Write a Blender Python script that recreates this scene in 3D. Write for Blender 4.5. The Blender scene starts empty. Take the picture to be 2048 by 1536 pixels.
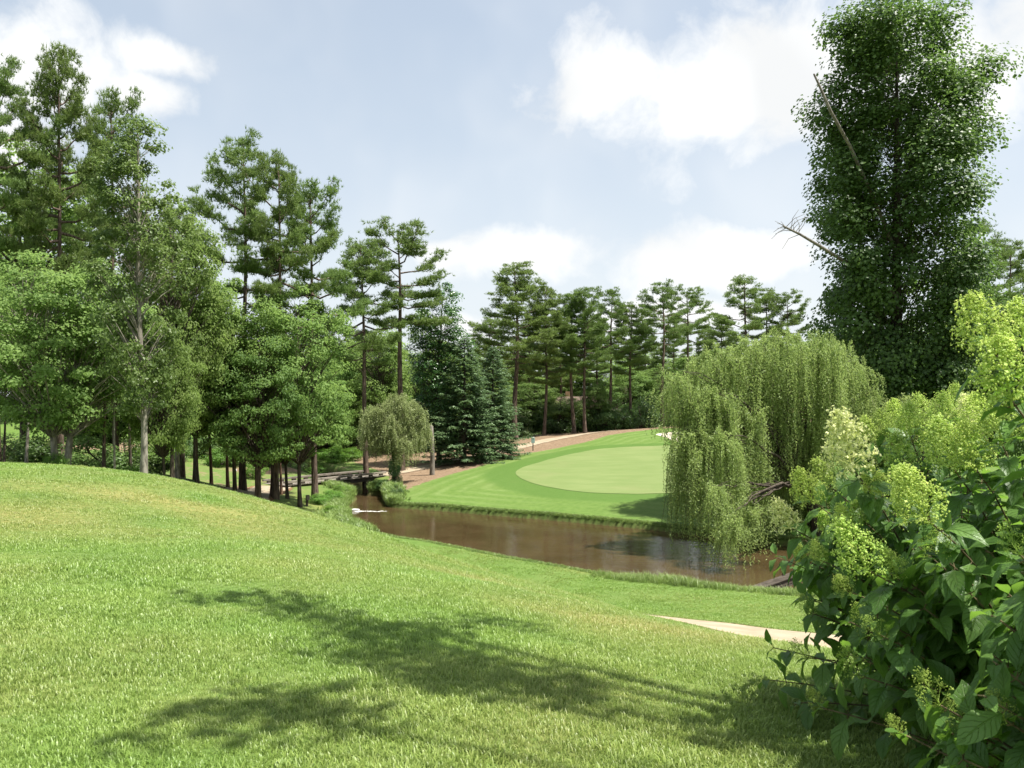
import bpy, math, random
import numpy as np
from mathutils import Vector, Matrix

R = math.radians
SC = bpy.context.scene
COL = SC.collection
FX, HV, HE = 1592.0, 800.0, 7.0      # focal length in photo pixels, horizon row, eye height above the water

# ------------------------------------------------------------------ camera, sky, sun, exposure
cam = bpy.data.cameras.new("camera")
cam.sensor_width = 36.0
cam.lens = 36.0 * FX / 2048.0
cam.shift_y = 32.0 / 2048.0
cam.clip_start = 0.05
cam.clip_end = 6000.0
cam.dof.use_dof = True
cam.dof.focus_distance = 16.0
cam.dof.aperture_fstop = 9.0
camo = bpy.data.objects.new("camera", cam)
camo.location = (0, 0, HE)
camo.rotation_euler = (R(90), 0, 0)
COL.objects.link(camo)
SC.camera = camo

SUN_AZ, SUN_EL = R(101), R(67)         # azimuth clockwise from +Y (the view direction), elevation
SUN_DIR = Vector((math.sin(SUN_AZ) * math.cos(SUN_EL), math.cos(SUN_AZ) * math.cos(SUN_EL), math.sin(SUN_EL)))
sl = bpy.data.lights.new("sun", 'SUN')
sl.energy = 4.6
sl.angle = R(0.53)
sl.color = (1.0, 0.955, 0.88)
so = bpy.data.objects.new("sun", sl)
so.rotation_euler = (-SUN_DIR).to_track_quat('-Z', 'Y').to_euler()
so.location = (30, 10, 60)
COL.objects.link(so)

SC.view_settings.view_transform = 'Standard'
SC.view_settings.look = 'None'
SC.view_settings.gamma = 1.0
SC.view_settings.exposure = 1.2
SC.view_settings.use_curve_mapping = False
SC.render.engine = 'CYCLES'
SC.cycles.use_denoising = True
SC.cycles.max_bounces = 7
SC.cycles.diffuse_bounces = 4
SC.cycles.glossy_bounces = 3
SC.cycles.transmission_bounces = 4
SC.cycles.caustics_reflective = False
SC.cycles.caustics_refractive = False
SC.cycles.sample_clamp_indirect = 6.0


class NT:
    """small helper to write node trees"""
    def __init__(s, tree):
        s.t = tree

    def n(s, typ, **kw):
        nd = s.t.nodes.new(typ)
        ins = kw.pop('ins', {})
        for k, v in kw.items():
            setattr(nd, k, v)
        for k, v in ins.items():
            s.set(nd, k, v)
        return nd

    def set(s, nd, k, v):
        sock = nd.inputs[k]
        if isinstance(v, bpy.types.NodeSocket):
            s.t.links.new(v, sock)
        else:
            sock.default_value = v

    def math(s, op, a, b=0.0, c=None, clamp=False):
        nd = s.n('ShaderNodeMath', operation=op, use_clamp=clamp)
        s.set(nd, 0, a)
        s.set(nd, 1, b)
        if c is not None:
            s.set(nd, 2, c)
        return nd.outputs[0]

    def vmath(s, op, a, b=None, c=None):
        nd = s.n('ShaderNodeVectorMath', operation=op)
        s.set(nd, 0, a)
        if b is not None:
            s.set(nd, 1, b)
        if c is not None:
            s.set(nd, 2, c)
        return nd

    def mix(s, f, a, b, blend='MIX'):
        nd = s.n('ShaderNodeMix', data_type='RGBA', blend_type=blend)
        s.set(nd, 0, f)
        for idx, v in ((6, a), (7, b)):
            if isinstance(v, bpy.types.NodeSocket):
                s.t.links.new(v, nd.inputs[idx])
            else:
                nd.inputs[idx].default_value = (*v[:3], 1.0)
        return nd.outputs[2]

    def maprange(s, v, a, b, c=0.0, d=1.0, smooth=True):
        nd = s.n('ShaderNodeMapRange', interpolation_type='SMOOTHSTEP' if smooth else 'LINEAR')
        s.set(nd, 0, v)
        for i, x in enumerate((a, b, c, d)):
            s.set(nd, i + 1, x)
        return nd.outputs[0]

    def noise(s, vec, scale, detail=4.0, rough=0.5, dist=0.0):
        nd = s.n('ShaderNodeTexNoise', ins={'Scale': scale, 'Detail': detail, 'Roughness': rough, 'Distortion': dist})
        s.t.links.new(vec, nd.inputs['Vector'])
        return nd.outputs[0]


def pixdir(u, v):
    d = Vector(((u - 1024) / FX, 1.0, -(v - HV) / FX))
    return d.normalized()


world = bpy.data.worlds.new("World")
SC.world = world
world.use_nodes = True
world.cycles.sampling_method = 'MANUAL'
world.cycles.sample_map_resolution = 512
wt = world.node_tree
wt.nodes.clear()
W = NT(wt)
sky = W.n('ShaderNodeTexSky')
sky.sky_type = 'NISHITA'
sky.sun_disc = False
sky.sun_elevation = SUN_EL
sky.sun_rotation = SUN_AZ
sky.air_density = 1.1
sky.dust_density = 2.6
sky.ozone_density = 1.2
sky.altitude = 200
tc = W.n('ShaderNodeTexCoord')
D = W.vmath('NORMALIZE', tc.outputs['Generated']).outputs[0]
sep = W.n('ShaderNodeSeparateXYZ', ins={0: D})
# cloud layer: clouds gather round these directions and are scattered over the rest of the sky by noise
blobs = [(1250, 160, .105, .062), (1560, 165, .15, .085), (1420, 240, .09, .03), (1950, 130, .14, .07), (1060, 505, .10, .038),
         (905, 510, .035, .02), (1400, 525, .085, .042), (1540, 500, .055, .035), 
         (40, 140, .085, .055), (285, 180, .05, .025), (330, 105, .06, .022), (20, 300, .05, .05), (1380, 630, .16, .022), (920, 655, .05, .022)]
warp = W.n('ShaderNodeTexNoise', ins={'Scale': 9.0, 'Detail': 2.0})
wt.links.new(D, warp.inputs['Vector'])
wv = W.vmath('MULTIPLY_ADD', warp.outputs[1], (.07, .07, .05), (-.035, -.035, -.025)).outputs[0]
Dw = W.vmath('ADD', D, wv).outputs[0]
mask = None
for (u, v, ax, az) in blobs:
    c = pixdir(u, v)
    d1 = W.vmath('SUBTRACT', Dw, tuple(c)).outputs[0]
    d2 = W.vmath('MULTIPLY', d1, (1 / ax, 1 / ax, 1 / az)).outputs[0]
    ln = W.vmath('LENGTH', d2).outputs[1]
    f = W.math('SUBTRACT', 1.0, W.math('MULTIPLY', ln, 0.55), clamp=True)
    mask = f if mask is None else W.math('SMOOTH_MAX', mask, f, 0.12)
zc = W.math('MAXIMUM', sep.outputs[2], 0.03)
zi = W.math('ADD', zc, 0.22)
px = W.math('DIVIDE', sep.outputs[0], zi)
py = W.math('DIVIDE', sep.outputs[1], zi)
pv = W.n('ShaderNodeCombineXYZ', ins={0: px, 1: py, 2: 0.0}).outputs[0]
fb = W.noise(Dw, 11.0, 6.0, 0.6)
fb2 = W.noise(pv, 1.3, 3.0, 0.55)
away = W.maprange(sep.outputs[1], 0.85, 0.45)       # the rest of the sky, where the photograph does not look
gen = W.math('MULTIPLY', W.maprange(fb2, 0.46, 0.68), W.math('MULTIPLY', away, 0.62))
mask = W.math('MAXIMUM', mask, gen)
dens = W.math('ADD', mask, W.math('MULTIPLY', W.math('SUBTRACT', fb, 0.5), 1.25))
alpha = W.maprange(dens, 0.27, 0.78)
veil = W.math('MULTIPLY', W.maprange(W.noise(Dw, 4.5, 3.0, 0.6), 0.35, 0.8), 0.30)
alpha = W.math('MAXIMUM', alpha, veil)
alpha = W.math('MULTIPLY', alpha, W.maprange(sep.outputs[2], -0.02, 0.03))
shade = W.maprange(W.noise(Dw, 6.0, 2.0, 0.5), 0.40, 0.66)
ccol = W.mix(shade, (7.0, 7.05, 7.0), (6.0, 6.1, 6.15))
haze = W.maprange(sep.outputs[2], 0.0, 0.50, 0.80, 0.50)
hcol = W.mix(W.maprange(sep.outputs[2], 0.02, 0.42), (6.1, 6.45, 6.7), (5.3, 5.9, 6.4))
skyc = W.mix(haze, sky.outputs[0], hcol)
fin = W.mix(alpha, skyc, ccol)
bg = W.n('ShaderNodeBackground', ins={0: fin, 1: 0.068})
wo = W.n('ShaderNodeOutputWorld')
wt.links.new(bg.outputs[0], wo.inputs[0])

# ------------------------------------------------------------------ helpers
def mesh_data(name, V, F, attrs=None, uv=None, smooth=False):
    V = np.ascontiguousarray(V, dtype=np.float32)
    F = np.ascontiguousarray(F, dtype=np.int32)
    me = bpy.data.meshes.new(name)
    n, k = F.shape
    me.vertices.add(len(V))
    me.vertices.foreach_set('co', V.ravel())
    me.loops.add(n * k)
    me.loops.foreach_set('vertex_index', F.ravel())
    me.polygons.add(n)
    me.polygons.foreach_set('loop_start', np.arange(0, n * k, k, dtype=np.int32))
    if smooth:
        me.polygons.foreach_set('use_smooth', np.ones(n, dtype=bool))
    me.update(calc_edges=True)
    if attrs:
        for key, val in attrs.items():
            val = np.ascontiguousarray(val, dtype=np.float32)
            if val.ndim == 1:
                a = me.attributes.new(key, 'FLOAT', 'POINT')
                a.data.foreach_set('value', val)
            else:
                a = me.attributes.new(key, 'FLOAT_COLOR', 'POINT')
                a.data.foreach_set('color', val.ravel())
    if uv is not None:
        ul = me.uv_layers.new(name='uv')
        ul.data.foreach_set('uv', np.ascontiguousarray(uv[F.ravel()], dtype=np.float32).ravel())
    return me


def link(name, me, mat=None, parent=None, loc=None, rot=None, scale=None):
    o = bpy.data.objects.new(name, me)
    if mat is not None and me is not None and len(me.materials) == 0:
        me.materials.append(mat)
    COL.objects.link(o)
    if parent is not None:
        o.parent = parent
    if loc is not None:
        o.location = loc
    if rot is not None:
        o.rotation_euler = rot
    if scale is not None:
        o.scale = scale
    return o


def tag(o, label=None, cat=None, group=None, kind=None):
    if label:
        o['label'] = label
    if cat:
        o['category'] = cat
    if group:
        o['group'] = group
    if kind:
        o['kind'] = kind
    return o


def thing(name, label, cat, loc=(0, 0, 0), rotz=0.0, group=None, scale=None, rot=None):
    e = bpy.data.objects.new(name, None)
    e.empty_display_size = 0.3
    COL.objects.link(e)
    e.location = loc
    e.rotation_euler = rot if rot is not None else (0, 0, rotz)
    if scale is not None:
        e.scale = scale
    return tag(e, label, cat, group)


class Geo:
    def __init__(s):
        s.V, s.T, s.A, s.n = [], [], [], 0

    def add(s, V, T, a=None):
        V = np.asarray(V, dtype=np.float64)
        T = np.asarray(T, dtype=np.int64)
        s.V.append(V)
        s.T.append(T + s.n)
        s.A.append(np.zeros(len(V)) if a is None else np.broadcast_to(a, (len(V),)))
        s.n += len(V)

    def tube(s, P, rad, k=6, a=None, cap=True):
        P = np.asarray(P, float)
        rad = np.asarray(rad, float)
        m = len(P)
        tg = np.gradient(P, axis=0)
        tg /= np.linalg.norm(tg, axis=1, keepdims=True) + 1e-9
        ref = np.array([1.0, 0, 0]) if abs(tg[0, 2]) > 0.7 else np.array([0, 0, 1.0])
        b1 = np.cross(tg, ref)
        b1 /= np.linalg.norm(b1, axis=1, keepdims=True) + 1e-9
        b2 = np.cross(tg, b1)
        an = np.arange(k) * 2 * np.pi / k
        V = P[:, None, :] + rad[:, None, None] * (np.cos(an)[None, :, None] * b1[:, None, :] + np.sin(an)[None, :, None] * b2[:, None, :])
        V = V.reshape(-1, 3)
        i = np.arange(m - 1)[:, None] * k
        j = np.arange(k)[None, :]
        a0 = i + j
        a1 = i + (j + 1) % k
        T = np.concatenate([np.stack([a0, a1, a1 + k], -1).reshape(-1, 3), np.stack([a0, a1 + k, a0 + k], -1).reshape(-1, 3)])
        if cap:
            V = np.vstack([V, P[-1:] + tg[-1:] * rad[-1]])
            e = (m - 1) * k
            T = np.vstack([T, np.stack([e + np.arange(k), e + (np.arange(k) + 1) % k, np.full(k, m * k)], -1)])
        s.add(V, T, a)

    def box(s, c, size, rotz=0.0, a=None, rx=0.0):
        sx, sy, sz = (q / 2 for q in size)
        V = np.array([[x, y, z] for x in (-sx, sx) for y in (-sy, sy) for z in (-sz, sz)], float)
        M = np.array(Matrix.Rotation(rotz, 3, 'Z') @ Matrix.Rotation(rx, 3, 'X'))
        V = V @ M.T + np.asarray(c)
        T = [[0, 1, 3], [0, 3, 2], [4, 6, 7], [4, 7, 5], [0, 4, 5], [0, 5, 1], [2, 3, 7], [2, 7, 6], [0, 2, 6], [0, 6, 4], [1, 5, 7], [1, 7, 3]]
        s.add(V, T, a)

    def leaves(s, C, N, A, L, Wd, rnd, fold=0.18):
        """diamond leaves, two triangles each, folded on the midrib"""
        n = len(C)
        N = N / (np.linalg.norm(N, axis=1, keepdims=True) + 1e-9)
        A = A - N * np.sum(A * N, axis=1, keepdims=True)
        A = A / (np.linalg.norm(A, axis=1, keepdims=True) + 1e-9)
        B = np.cross(N, A)
        L = np.broadcast_to(L, (n,))[:, None]
        Wd = np.broadcast_to(Wd, (n,))[:, None]
        v0 = C - A * L * .5
        v1 = C + B * Wd * .5 + N * Wd * fold - A * L * .08
        v2 = C + A * L * .5 - N * L * .08
        v3 = C - B * Wd * .5 + N * Wd * fold - A * L * .08
        V = np.stack([v0, v1, v2, v3], 1).reshape(-1, 3)
        i = np.arange(n)[:, None] * 4
        T = np.concatenate([i + np.array([[0, 2, 1]]), i + np.array([[0, 3, 2]])], 1).reshape(-1, 3)
        s.add(V, T, np.repeat(np.broadcast_to(rnd, (n,)), 4))

    def needles(s, C, Dn, L, Wd, rnd):
        n = len(C)
        Dn = Dn / (np.linalg.norm(Dn, axis=1, keepdims=True) + 1e-9)
        P = np.cross(Dn, RNG.normal(size=(n, 3)))
        P /= np.linalg.norm(P, axis=1, keepdims=True) + 1e-9
        L = np.broadcast_to(L, (n,))[:, None]
        V = np.stack([C - P * Wd * .5, C + P * Wd * .5, C + Dn * L], 1).reshape(-1, 3)
        s.add(V, np.arange(3 * n).reshape(-1, 3), np.repeat(np.broadcast_to(rnd, (n,)), 3))

    def mesh(s, name, smooth=False):
        return mesh_data(name, np.vstack(s.V), np.vstack(s.T), {'rnd': np.concatenate(s.A)}, smooth=smooth)


RNG = np.random.default_rng(7)


def wob(x, y, seed, sc):
    """cheap smooth noise in about -1..1"""
    r = np.random.default_rng(seed)
    o = 0
    for k in range(7):
        a = r.uniform(0, 6.28)
        f = sc * r.uniform(.6, 1.9)
        o = o + np.sin((x * np.cos(a) + y * np.sin(a)) * f + r.uniform(0, 6.28) + 1.2 * np.sin((x * np.sin(a) - y * np.cos(a)) * f * .7 + r.uniform(0, 6)))
    return o / 3.6


def sstep(a, b, x):
    t = np.clip((x - a) / (b - a), 0, 1)
    return t * t * (3 - 2 * t)


def sdf(P, poly):
    """signed distance to a polygon, negative inside"""
    P = np.asarray(P, float)
    poly = np.asarray(poly, float)
    d = np.full(len(P), 1e9)
    inside = np.zeros(len(P), bool)
    n = len(poly)
    for i in range(n):
        a, b = poly[i], poly[(i + 1) % n]
        e = b - a
        w = P - a
        t = np.clip((w @ e) / (e @ e), 0, 1)
        d = np.minimum(d, np.hypot(*(w - t[:, None] * e).T))
        c = (a[1] > P[:, 1]) != (b[1] > P[:, 1])
        with np.errstate(divide='ignore', invalid='ignore'):
            xi = (b[0] - a[0]) * (P[:, 1] - a[1]) / (b[1] - a[1]) + a[0]
        inside ^= c & (P[:, 0] < xi)
    return np.where(inside, -d, d)


def spline(pts, n, closed=False):
    """Catmull-Rom through points"""
    P = np.asarray(pts, float)
    m = len(P)
    out = []
    segs = m if closed else m - 1
    for i in range(segs):
        if closed:
            p = [P[(i + q - 1) % m] for q in range(4)]
        else:
            p = [P[min(max(i + q - 1, 0), m - 1)] for q in range(4)]
        for t in np.linspace(0, 1, n, endpoint=False):
            out.append(.5 * ((2 * p[1]) + (-p[0] + p[2]) * t + (2 * p[0] - 5 * p[1] + 4 * p[2] - p[3]) * t * t + (-p[0] + 3 * p[1] - 3 * p[2] + p[3]) * t ** 3))
    if not closed:
        out.append(P[-1])
    return np.array(out)


# ------------------------------------------------------------------ lie of the land
def wpt(u, v, z=0.0):
    y = (HE - z) * FX / (v - HV)
    return ((u - 1024) / FX * y, y)


pond_near = [wpt(u, v) for u, v in [(2300, 1262), (2000, 1245), (1750, 1226), (1600, 1213), (1500, 1204), (1400, 1191), (1300, 1178), (1230, 1168), (1130, 1151),
                                    (1024, 1131), (940, 1111), (870, 1098), (800, 1088), (750, 1078), (712, 1062), (694, 1050), (702, 1040), (690, 1024), (700, 1010), (712, 998)]]
creek_l = [(-13.6, 60.6), (-15.6, 64.5), (-19.5, 70), (-26, 78), (-34, 84)]
creek_r = [(-32, 88), (-24, 82), (-16.8, 73), (-12.0, 66), (-10.6, 61.8)]
pond_far = [wpt(u, v) for u, v in [(735, 992), (764, 991), (770, 1004), (776, 1014), (800, 1017), (900, 1024), (1000, 1033), (1100, 1041), (1200, 1050), (1300, 1060),
                                   (1390, 1071), (1450, 1078), (1500, 1085), (1560, 1092), (1650, 1100), (1750, 1110), (1900, 1122), (2100, 1140)]]
POND = np.array(pond_near + creek_l + creek_r + pond_far)


def cp(u, v, y):
    return ((u - 1024) / FX * y, y, HE - (v - HV) * y / FX)


CTRL = [(0, 0, 5.4), (-5, 0, 5.45), (5, 0, 5.3), (0, -10, 5.4), (-12, -10, 5.5), (12, -10, 5.2), (0, 5, 5.25), (2, 5, 5.12), (4, 8, 4.35),
        cp(1600, 1350, 13), cp(1500, 1314, 13.5), cp(1380, 1271, 14), cp(1200, 1203, 16), cp(1024, 1157, 19), cp(870, 1114, 22), cp(760, 1085, 24), cp(650, 1050, 26), cp(560, 1014, 25), cp(470, 991, 24), cp(330, 956, 23),
        cp(150, 939, 22), cp(0, 936, 22), (-20, 15, 5.5), (-14, 10, 5.5), (-8, 12, 5.15), (0, 10, 4.62), (-4, 16, 4.2), (-30, 20, 5.3),
        cp(283, 953, 27), cp(100, 940, 32), cp(-300, 938, 32), cp(0, 920, 45), cp(200, 932, 40), cp(420, 967, 46), cp(512, 1005, 46), cp(575, 994, 49), cp(470, 985, 52),
        cp(600, 971, 58), cp(700, 950, 66), cp(620, 930, 72), cp(330, 902, 72), cp(150, 872, 85), cp(690, 915, 80), (-60, 60, 4.0), (-60, 100, 4.4), (-40, 90, 3.2),
        cp(1500, 1268, 18.5), cp(1600, 1281, 17.5), cp(1400, 1252, 19.6), (2.6, 21.5, 1.25), (-2.5, 25.5, 1.2), (-8.5, 31.5, 1.4), (-13.5, 41, 1.15), (-9, 40, .6),
        (4.1, 29.0, .42), (0.2, 33.2, .4), (-5, 36.6, .4), (8.5, 26.4, .55), (15, 24.3, .6), (6.8, 23.0, .95), (12, 21.5, 1.15), (-10.8, 46, .45), (-12.2, 50, .5), (-12.8, 55, .55),
        (20, 18, 1.9), (30, 22, 1.8), (12, 12, 2.9), (8, 8, 4.3), (25, 8, 3.8), (20, 0, 5.0),
        (-7.2, 53, .42), (-.3, 48.4, .42), (5.2, 45.8, .42), (9.8, 42.4, .42), (14, 39.5, .45), (20, 38, .55), (32, 38, .9), (24, 46, 1.1), (-8.4, 60, .75),
        cp(1200, 988, 51.6), cp(1030, 945, 62), cp(1290, 893, 80), cp(850, 965, 58), cp(1000, 920, 71.6), cp(1130, 890, 83), cp(1250, 866, 91.6), cp(1330, 857, 95), cp(1360, 878, 86),
        (25, 60, 1.9), (30, 80, 3.1), (40, 100, 4.2), (45, 60, 2.4), cp(1035, 881, 92), cp(1190, 862, 108), (0, 130, 3.5), (40, 140, 4.8), (-40, 140, 4.4),
        (-120, 200, 5), (120, 200, 5), (0, 260, 5), (120, 60, 4), (-120, 40, 5), (60, -40, 5), (-60, -40, 5.4), (0, -60, 5.2), (-120, -60, 5), (140, -60, 5), (-140, 330, 5), (140, 330, 5)]
CT = np.array(CTRL)
_c = 3.5


def _phi(a, b):
    return np.sqrt(((a[:, None, :] - b[None]) ** 2).sum(-1) + _c * _c)


_n = len(CT)
_A = np.zeros((_n + 3, _n + 3))
_A[:_n, :_n] = -_phi(CT[:, :2], CT[:, :2]) + np.eye(_n) * 0.15
_A[:_n, _n:] = np.c_[np.ones(_n), CT[:, :2]]
_A[_n:, :_n] = _A[:_n, _n:].T
_w = np.linalg.solve(_A, np.r_[CT[:, 2], 0, 0, 0])


def land(P):
    P = np.asarray(P, float).reshape(-1, 2)
    z = np.empty(len(P))
    for i in range(0, len(P), 20000):
        q = P[i:i + 20000]
        z[i:i + 20000] = -_phi(q, CT[:, :2]) @ _w[:_n] + _w[_n] + q @ _w[_n + 1:]
    r = np.hypot(P[:, 0], P[:, 1] - 60)
    z = np.where(r > 160, z + (5 - z) * sstep(160, 260, r), z)
    return z


def height(P, d=None):
    P = np.asarray(P, float).reshape(-1, 2)
    z = land(P)
    if d is None:
        d = np.full(len(P), 99.0)
        near = (np.abs(P[:, 0]) < 60) & (P[:, 1] > 15) & (P[:, 1] < 95)
        if near.any():
            d[near] = sdf(P[near], POND)
    z = np.where(d < 3, np.maximum(z, .30), z)
    z = z + .012 * wob(P[:, 0], P[:, 1], 3, 1.7) + .03 * wob(P[:, 0], P[:, 1], 4, .45)
    return -.7 + (z + .7) * sstep(-.42, .22, d)


def hz(x, y):
    return float(height([(x, y)])[0])


def hit(u, v, y0=2.5, y1=160):
    """where the sight line through a photo pixel meets the land"""
    y = np.linspace(y0, y1, 900)
    x = (u - 1024) / FX * y
    z = HE - (v - HV) / FX * y
    h = height(np.c_[x, y])
    i = np.argmax(h > z)
    return x[i], y[i]


def grow(c0, c1, step, far, ratio):
    core = list(np.arange(c0, c1 + 1e-6, step))
    s, up, dn = step, core[-1], core[0]
    hi, lo = [], []
    while up < far[1]:
        s *= ratio
        up += s
        hi.append(up)
    s = step
    while dn > far[0]:
        s *= ratio
        dn -= s
        lo.append(dn)
    return np.array(lo[::-1] + core + hi)


PATH = spline([(34, 12.5), (22, 13.6), (15, 14.6), (10, 15.9), (6.2, 17.7), (3.0, 20.8), (-2.5, 25.5), (-8.5, 31.5), (-13.5, 41), (-16.4, 50), (-17.0, 56.9)], 10)
PATH2 = spline([(-11.2, 65.4), (-8.6, 68.2), (-4.5, 74), (-.5, 81), (3.6, 88.5), (9, 95.5), (17, 101), (30, 105), (60, 108)], 10)


def dist_line(P, L):
    d = np.full(len(P), 1e9)
    for a, b in zip(L[:-1], L[1:]):
        e = b - a
        w = P - a
        t = np.clip((w @ e) / (e @ e + 1e-9), 0, 1)
        d = np.minimum(d, np.hypot(*(w - t[:, None] * e).T))
    return d


_gl = [hit(u, v) for u, v in [(1290, 893), (1200, 898), (1130, 911), (1065, 929), (1034, 942), (1036, 953), (1062, 966), (1110, 977), (1160, 984), (1220, 988), (1300, 988)]]
GREEN = spline(_gl + [(14.5, 51.5), (21, 56), (25.5, 64), (26, 73), (22, 80)], 8, True)
_se = [hit(u, v) for u, v in [(800, 985), (850, 965), (920, 944), (1000, 921), (1060, 906), (1130, 893), (1165, 886), (1210, 872), (1260, 864), (1330, 857)]]
STRAW = np.array(_se + [(34, 101), (48, 104), (70, 130), (70, 190), (-6, 190), (-30, 140), (-24, 95), (-15, 76), (-10.2, 66), (-9.6, 62.4), (-8.8, 60.2)])
BUNKER = spline([hit(u, v) for u, v in [(1312, 869), (1345, 864), (1400, 861), (1460, 864), (1480, 874), (1440, 884), (1395, 888), (1352, 884), (1335, 876)]], 6, True)


def dry(x, y):
    """worn yellow turf on the near hill, 0..1"""
    g = lambda cx, cy, sx, sy, a: a * np.exp(-((x - cx) / sx) ** 2 - ((y - cy) / sy) ** 2)
    d = g(-9, 15, 3.4, 3.0, .8) + g(-12, 12, 4, 1.5, .55) + g(-7, 19, 2.5, 2.2, .6) + g(1.6, 12, 2.2, 2.6, .8) + g(3.4, 11.6, 1.4, 2.0, .6) + g(2.0, 8.2, 1.6, 1.4, .45) + g(-1.5, 16, 2, 1.8, .4)
    d = d + g(-11.3, 47.5, 1.8, 3.0, .75) + g(-14, 52, 2.5, 2, .5)
    return np.clip(d * (.8 + .6 * wob(x, y, 11, 1.1)) + .18 + .22 * wob(x, y, 12, .8) + .10 * wob(x, y, 13, 3.1), 0, 1)


# ------------------------------------------------------------------ materials
def new_mat(name):
    m = bpy.data.materials.new(name)
    m.use_nodes = True
    m.node_tree.nodes.clear()
    t = NT(m.node_tree)
    out = t.n('ShaderNodeOutputMaterial')
    return m, t, out


def principled(t, out, col, rough=.7, spec=.3, normal=None):
    p = t.n('ShaderNodeBsdfPrincipled')
    t.set(p, 'Base Color', col if isinstance(col, bpy.types.NodeSocket) else (*col[:3], 1))
    t.set(p, 'Roughness', rough)
    t.set(p, 'Specular IOR Level', spec)
    if normal is not None:
        t.set(p, 'Normal', normal)
    t.t.links.new(p.outputs[0], out.inputs[0])
    return p


def bump(t, h, strength, dist):
    b = t.n('ShaderNodeBump', ins={'Strength': strength, 'Distance': dist})
    t.set(b, 'Height', h)
    return b.outputs[0]


def foliage(name, dark, light, trans=.35, tcol=None, rough=.45, spec=.35, vary=.5):
    m, t, out = new_mat(name)
    at = t.n('ShaderNodeAttribute', attribute_name='rnd')
    oi = t.n('ShaderNodeObjectInfo')
    geo = t.n('ShaderNodeNewGeometry')
    nz = t.noise(geo.outputs['Position'], .55, 2.0, .5)
    f = t.math('ADD', t.math('MULTIPLY', at.outputs['Fac'], .65), t.math('MULTIPLY', t.math('SUBTRACT', nz, .35), .8), clamp=True)
    c = t.mix(f, dark, light)
    hs = t.n('ShaderNodeHueSaturation')
    t.set(hs, 'Hue', t.maprange(oi.outputs['Random'], 0, 1, .5 - .022 * vary, .5 + .022 * vary, False))
    t.set(hs, 'Value', t.maprange(t.math('FRACT', t.math('MULTIPLY', oi.outputs['Random'], 7.31)), 0, 1, 1 - .28 * vary, 1 + .28 * vary, False))
    t.set(hs, 'Color', c)
    c = hs.outputs[0]
    p = t.n('ShaderNodeBsdfPrincipled', ins={'Roughness': rough, 'Specular IOR Level': spec})
    t.set(p, 'Base Color', c)
    tr = t.n('ShaderNodeBsdfTranslucent')
    t.set(tr, 'Color', t.mix(.6, c, tcol or tuple(min(1, q * 1.8) for q in light)))
    mx = t.n('ShaderNodeMixShader', ins={0: trans})
    t.t.links.new(p.outputs[0], mx.inputs[1])
    t.t.links.new(tr.outputs[0], mx.inputs[2])
    t.t.links.new(mx.outputs[0], out.inputs[0])
    return m


def bark(name, c1, c2, scale=(9, 9, 1.6), b=.7):
    m, t, out = new_mat(name)
    tc = t.n('ShaderNodeTexCoord')
    mp = t.vmath('MULTIPLY', tc.outputs['Object'], scale).outputs[0]
    n1 = t.noise(mp, 1.0, 5, .6, .4)
    n2 = t.noise(tc.outputs['Object'], .9, 3, .5)
    f = t.maprange(n1, .35, .65)
    c = t.mix(f, c1, c2)
    c = t.mix(t.maprange(n2, .45, .75, 0, .5), c, tuple(q * .55 for q in c2))
    principled(t, out, c, .85, .15, bump(t, n1, b, .06))
    return m


M = {}
M['pine'] = foliage('pine_needles', (.072, .122, .036), (.205, .290, .074), .30, spec=.25, vary=.55)
M['broad'] = foliage('broad_leaves', (.072, .135, .032), (.205, .305, .076), .44, rough=.55, spec=.2, vary=.8)
M['maple'] = foliage('maple_leaves', (.092, .165, .042), (.235, .340, .095), .44, rough=.55, spec=.2, vary=.3)
M['gum'] = foliage('gum_leaves', (.062, .108, .026), (.155, .225, .058), .38, vary=.3)
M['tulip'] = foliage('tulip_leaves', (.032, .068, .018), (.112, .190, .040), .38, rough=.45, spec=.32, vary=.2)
M['willow'] = foliage('willow_leaves', (0.1475, 0.2183, 0.0531), (0.3245, 0.4071, 0.1298), .40, rough=.5, vary=.25)
M['willow2'] = foliage('willow_pale_leaves', (0.156, 0.2015, 0.0715), (0.3185, 0.3705, 0.156), .34, rough=.5, vary=.2)
M['cedar'] = foliage('cedar_sprays', (0.0504, 0.102, 0.0456), (0.162, 0.246, 0.102), .2, rough=.55, vary=.25)
M['ivy'] = foliage('ivy_leaves', (0.026, 0.0715, 0.0182), (0.091, 0.195, 0.039), .28, rough=.3, spec=.6, vary=.3)
M['bush'] = foliage('bush_leaves', (.042, .085, .022), (.120, .200, .050), .36, vary=.9)
M['lush'] = foliage('lush_weed_leaves', (0.075, 0.16, 0.022), (0.17, 0.3, 0.045), .4, vary=.6)
M['bark_pine'] = bark('pine_bark', (.040, .028, .021), (.17, .125, .098))
M['bark_dark'] = bark('dark_bark', (.030, .024, .018), (.105, .085, .066))
M['bark_red'] = bark('red_bark', (.045, .026, .018), (.19, .115, .078))
M['bark_pale'] = bark('pale_bark', (.13, .115, .095), (.33, .30, .25), (7, 7, 2.2), .5)
M['dead'] = bark('dead_wood', (.10, .085, .07), (.26, .235, .20), (10, 10, 2), .4)

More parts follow.
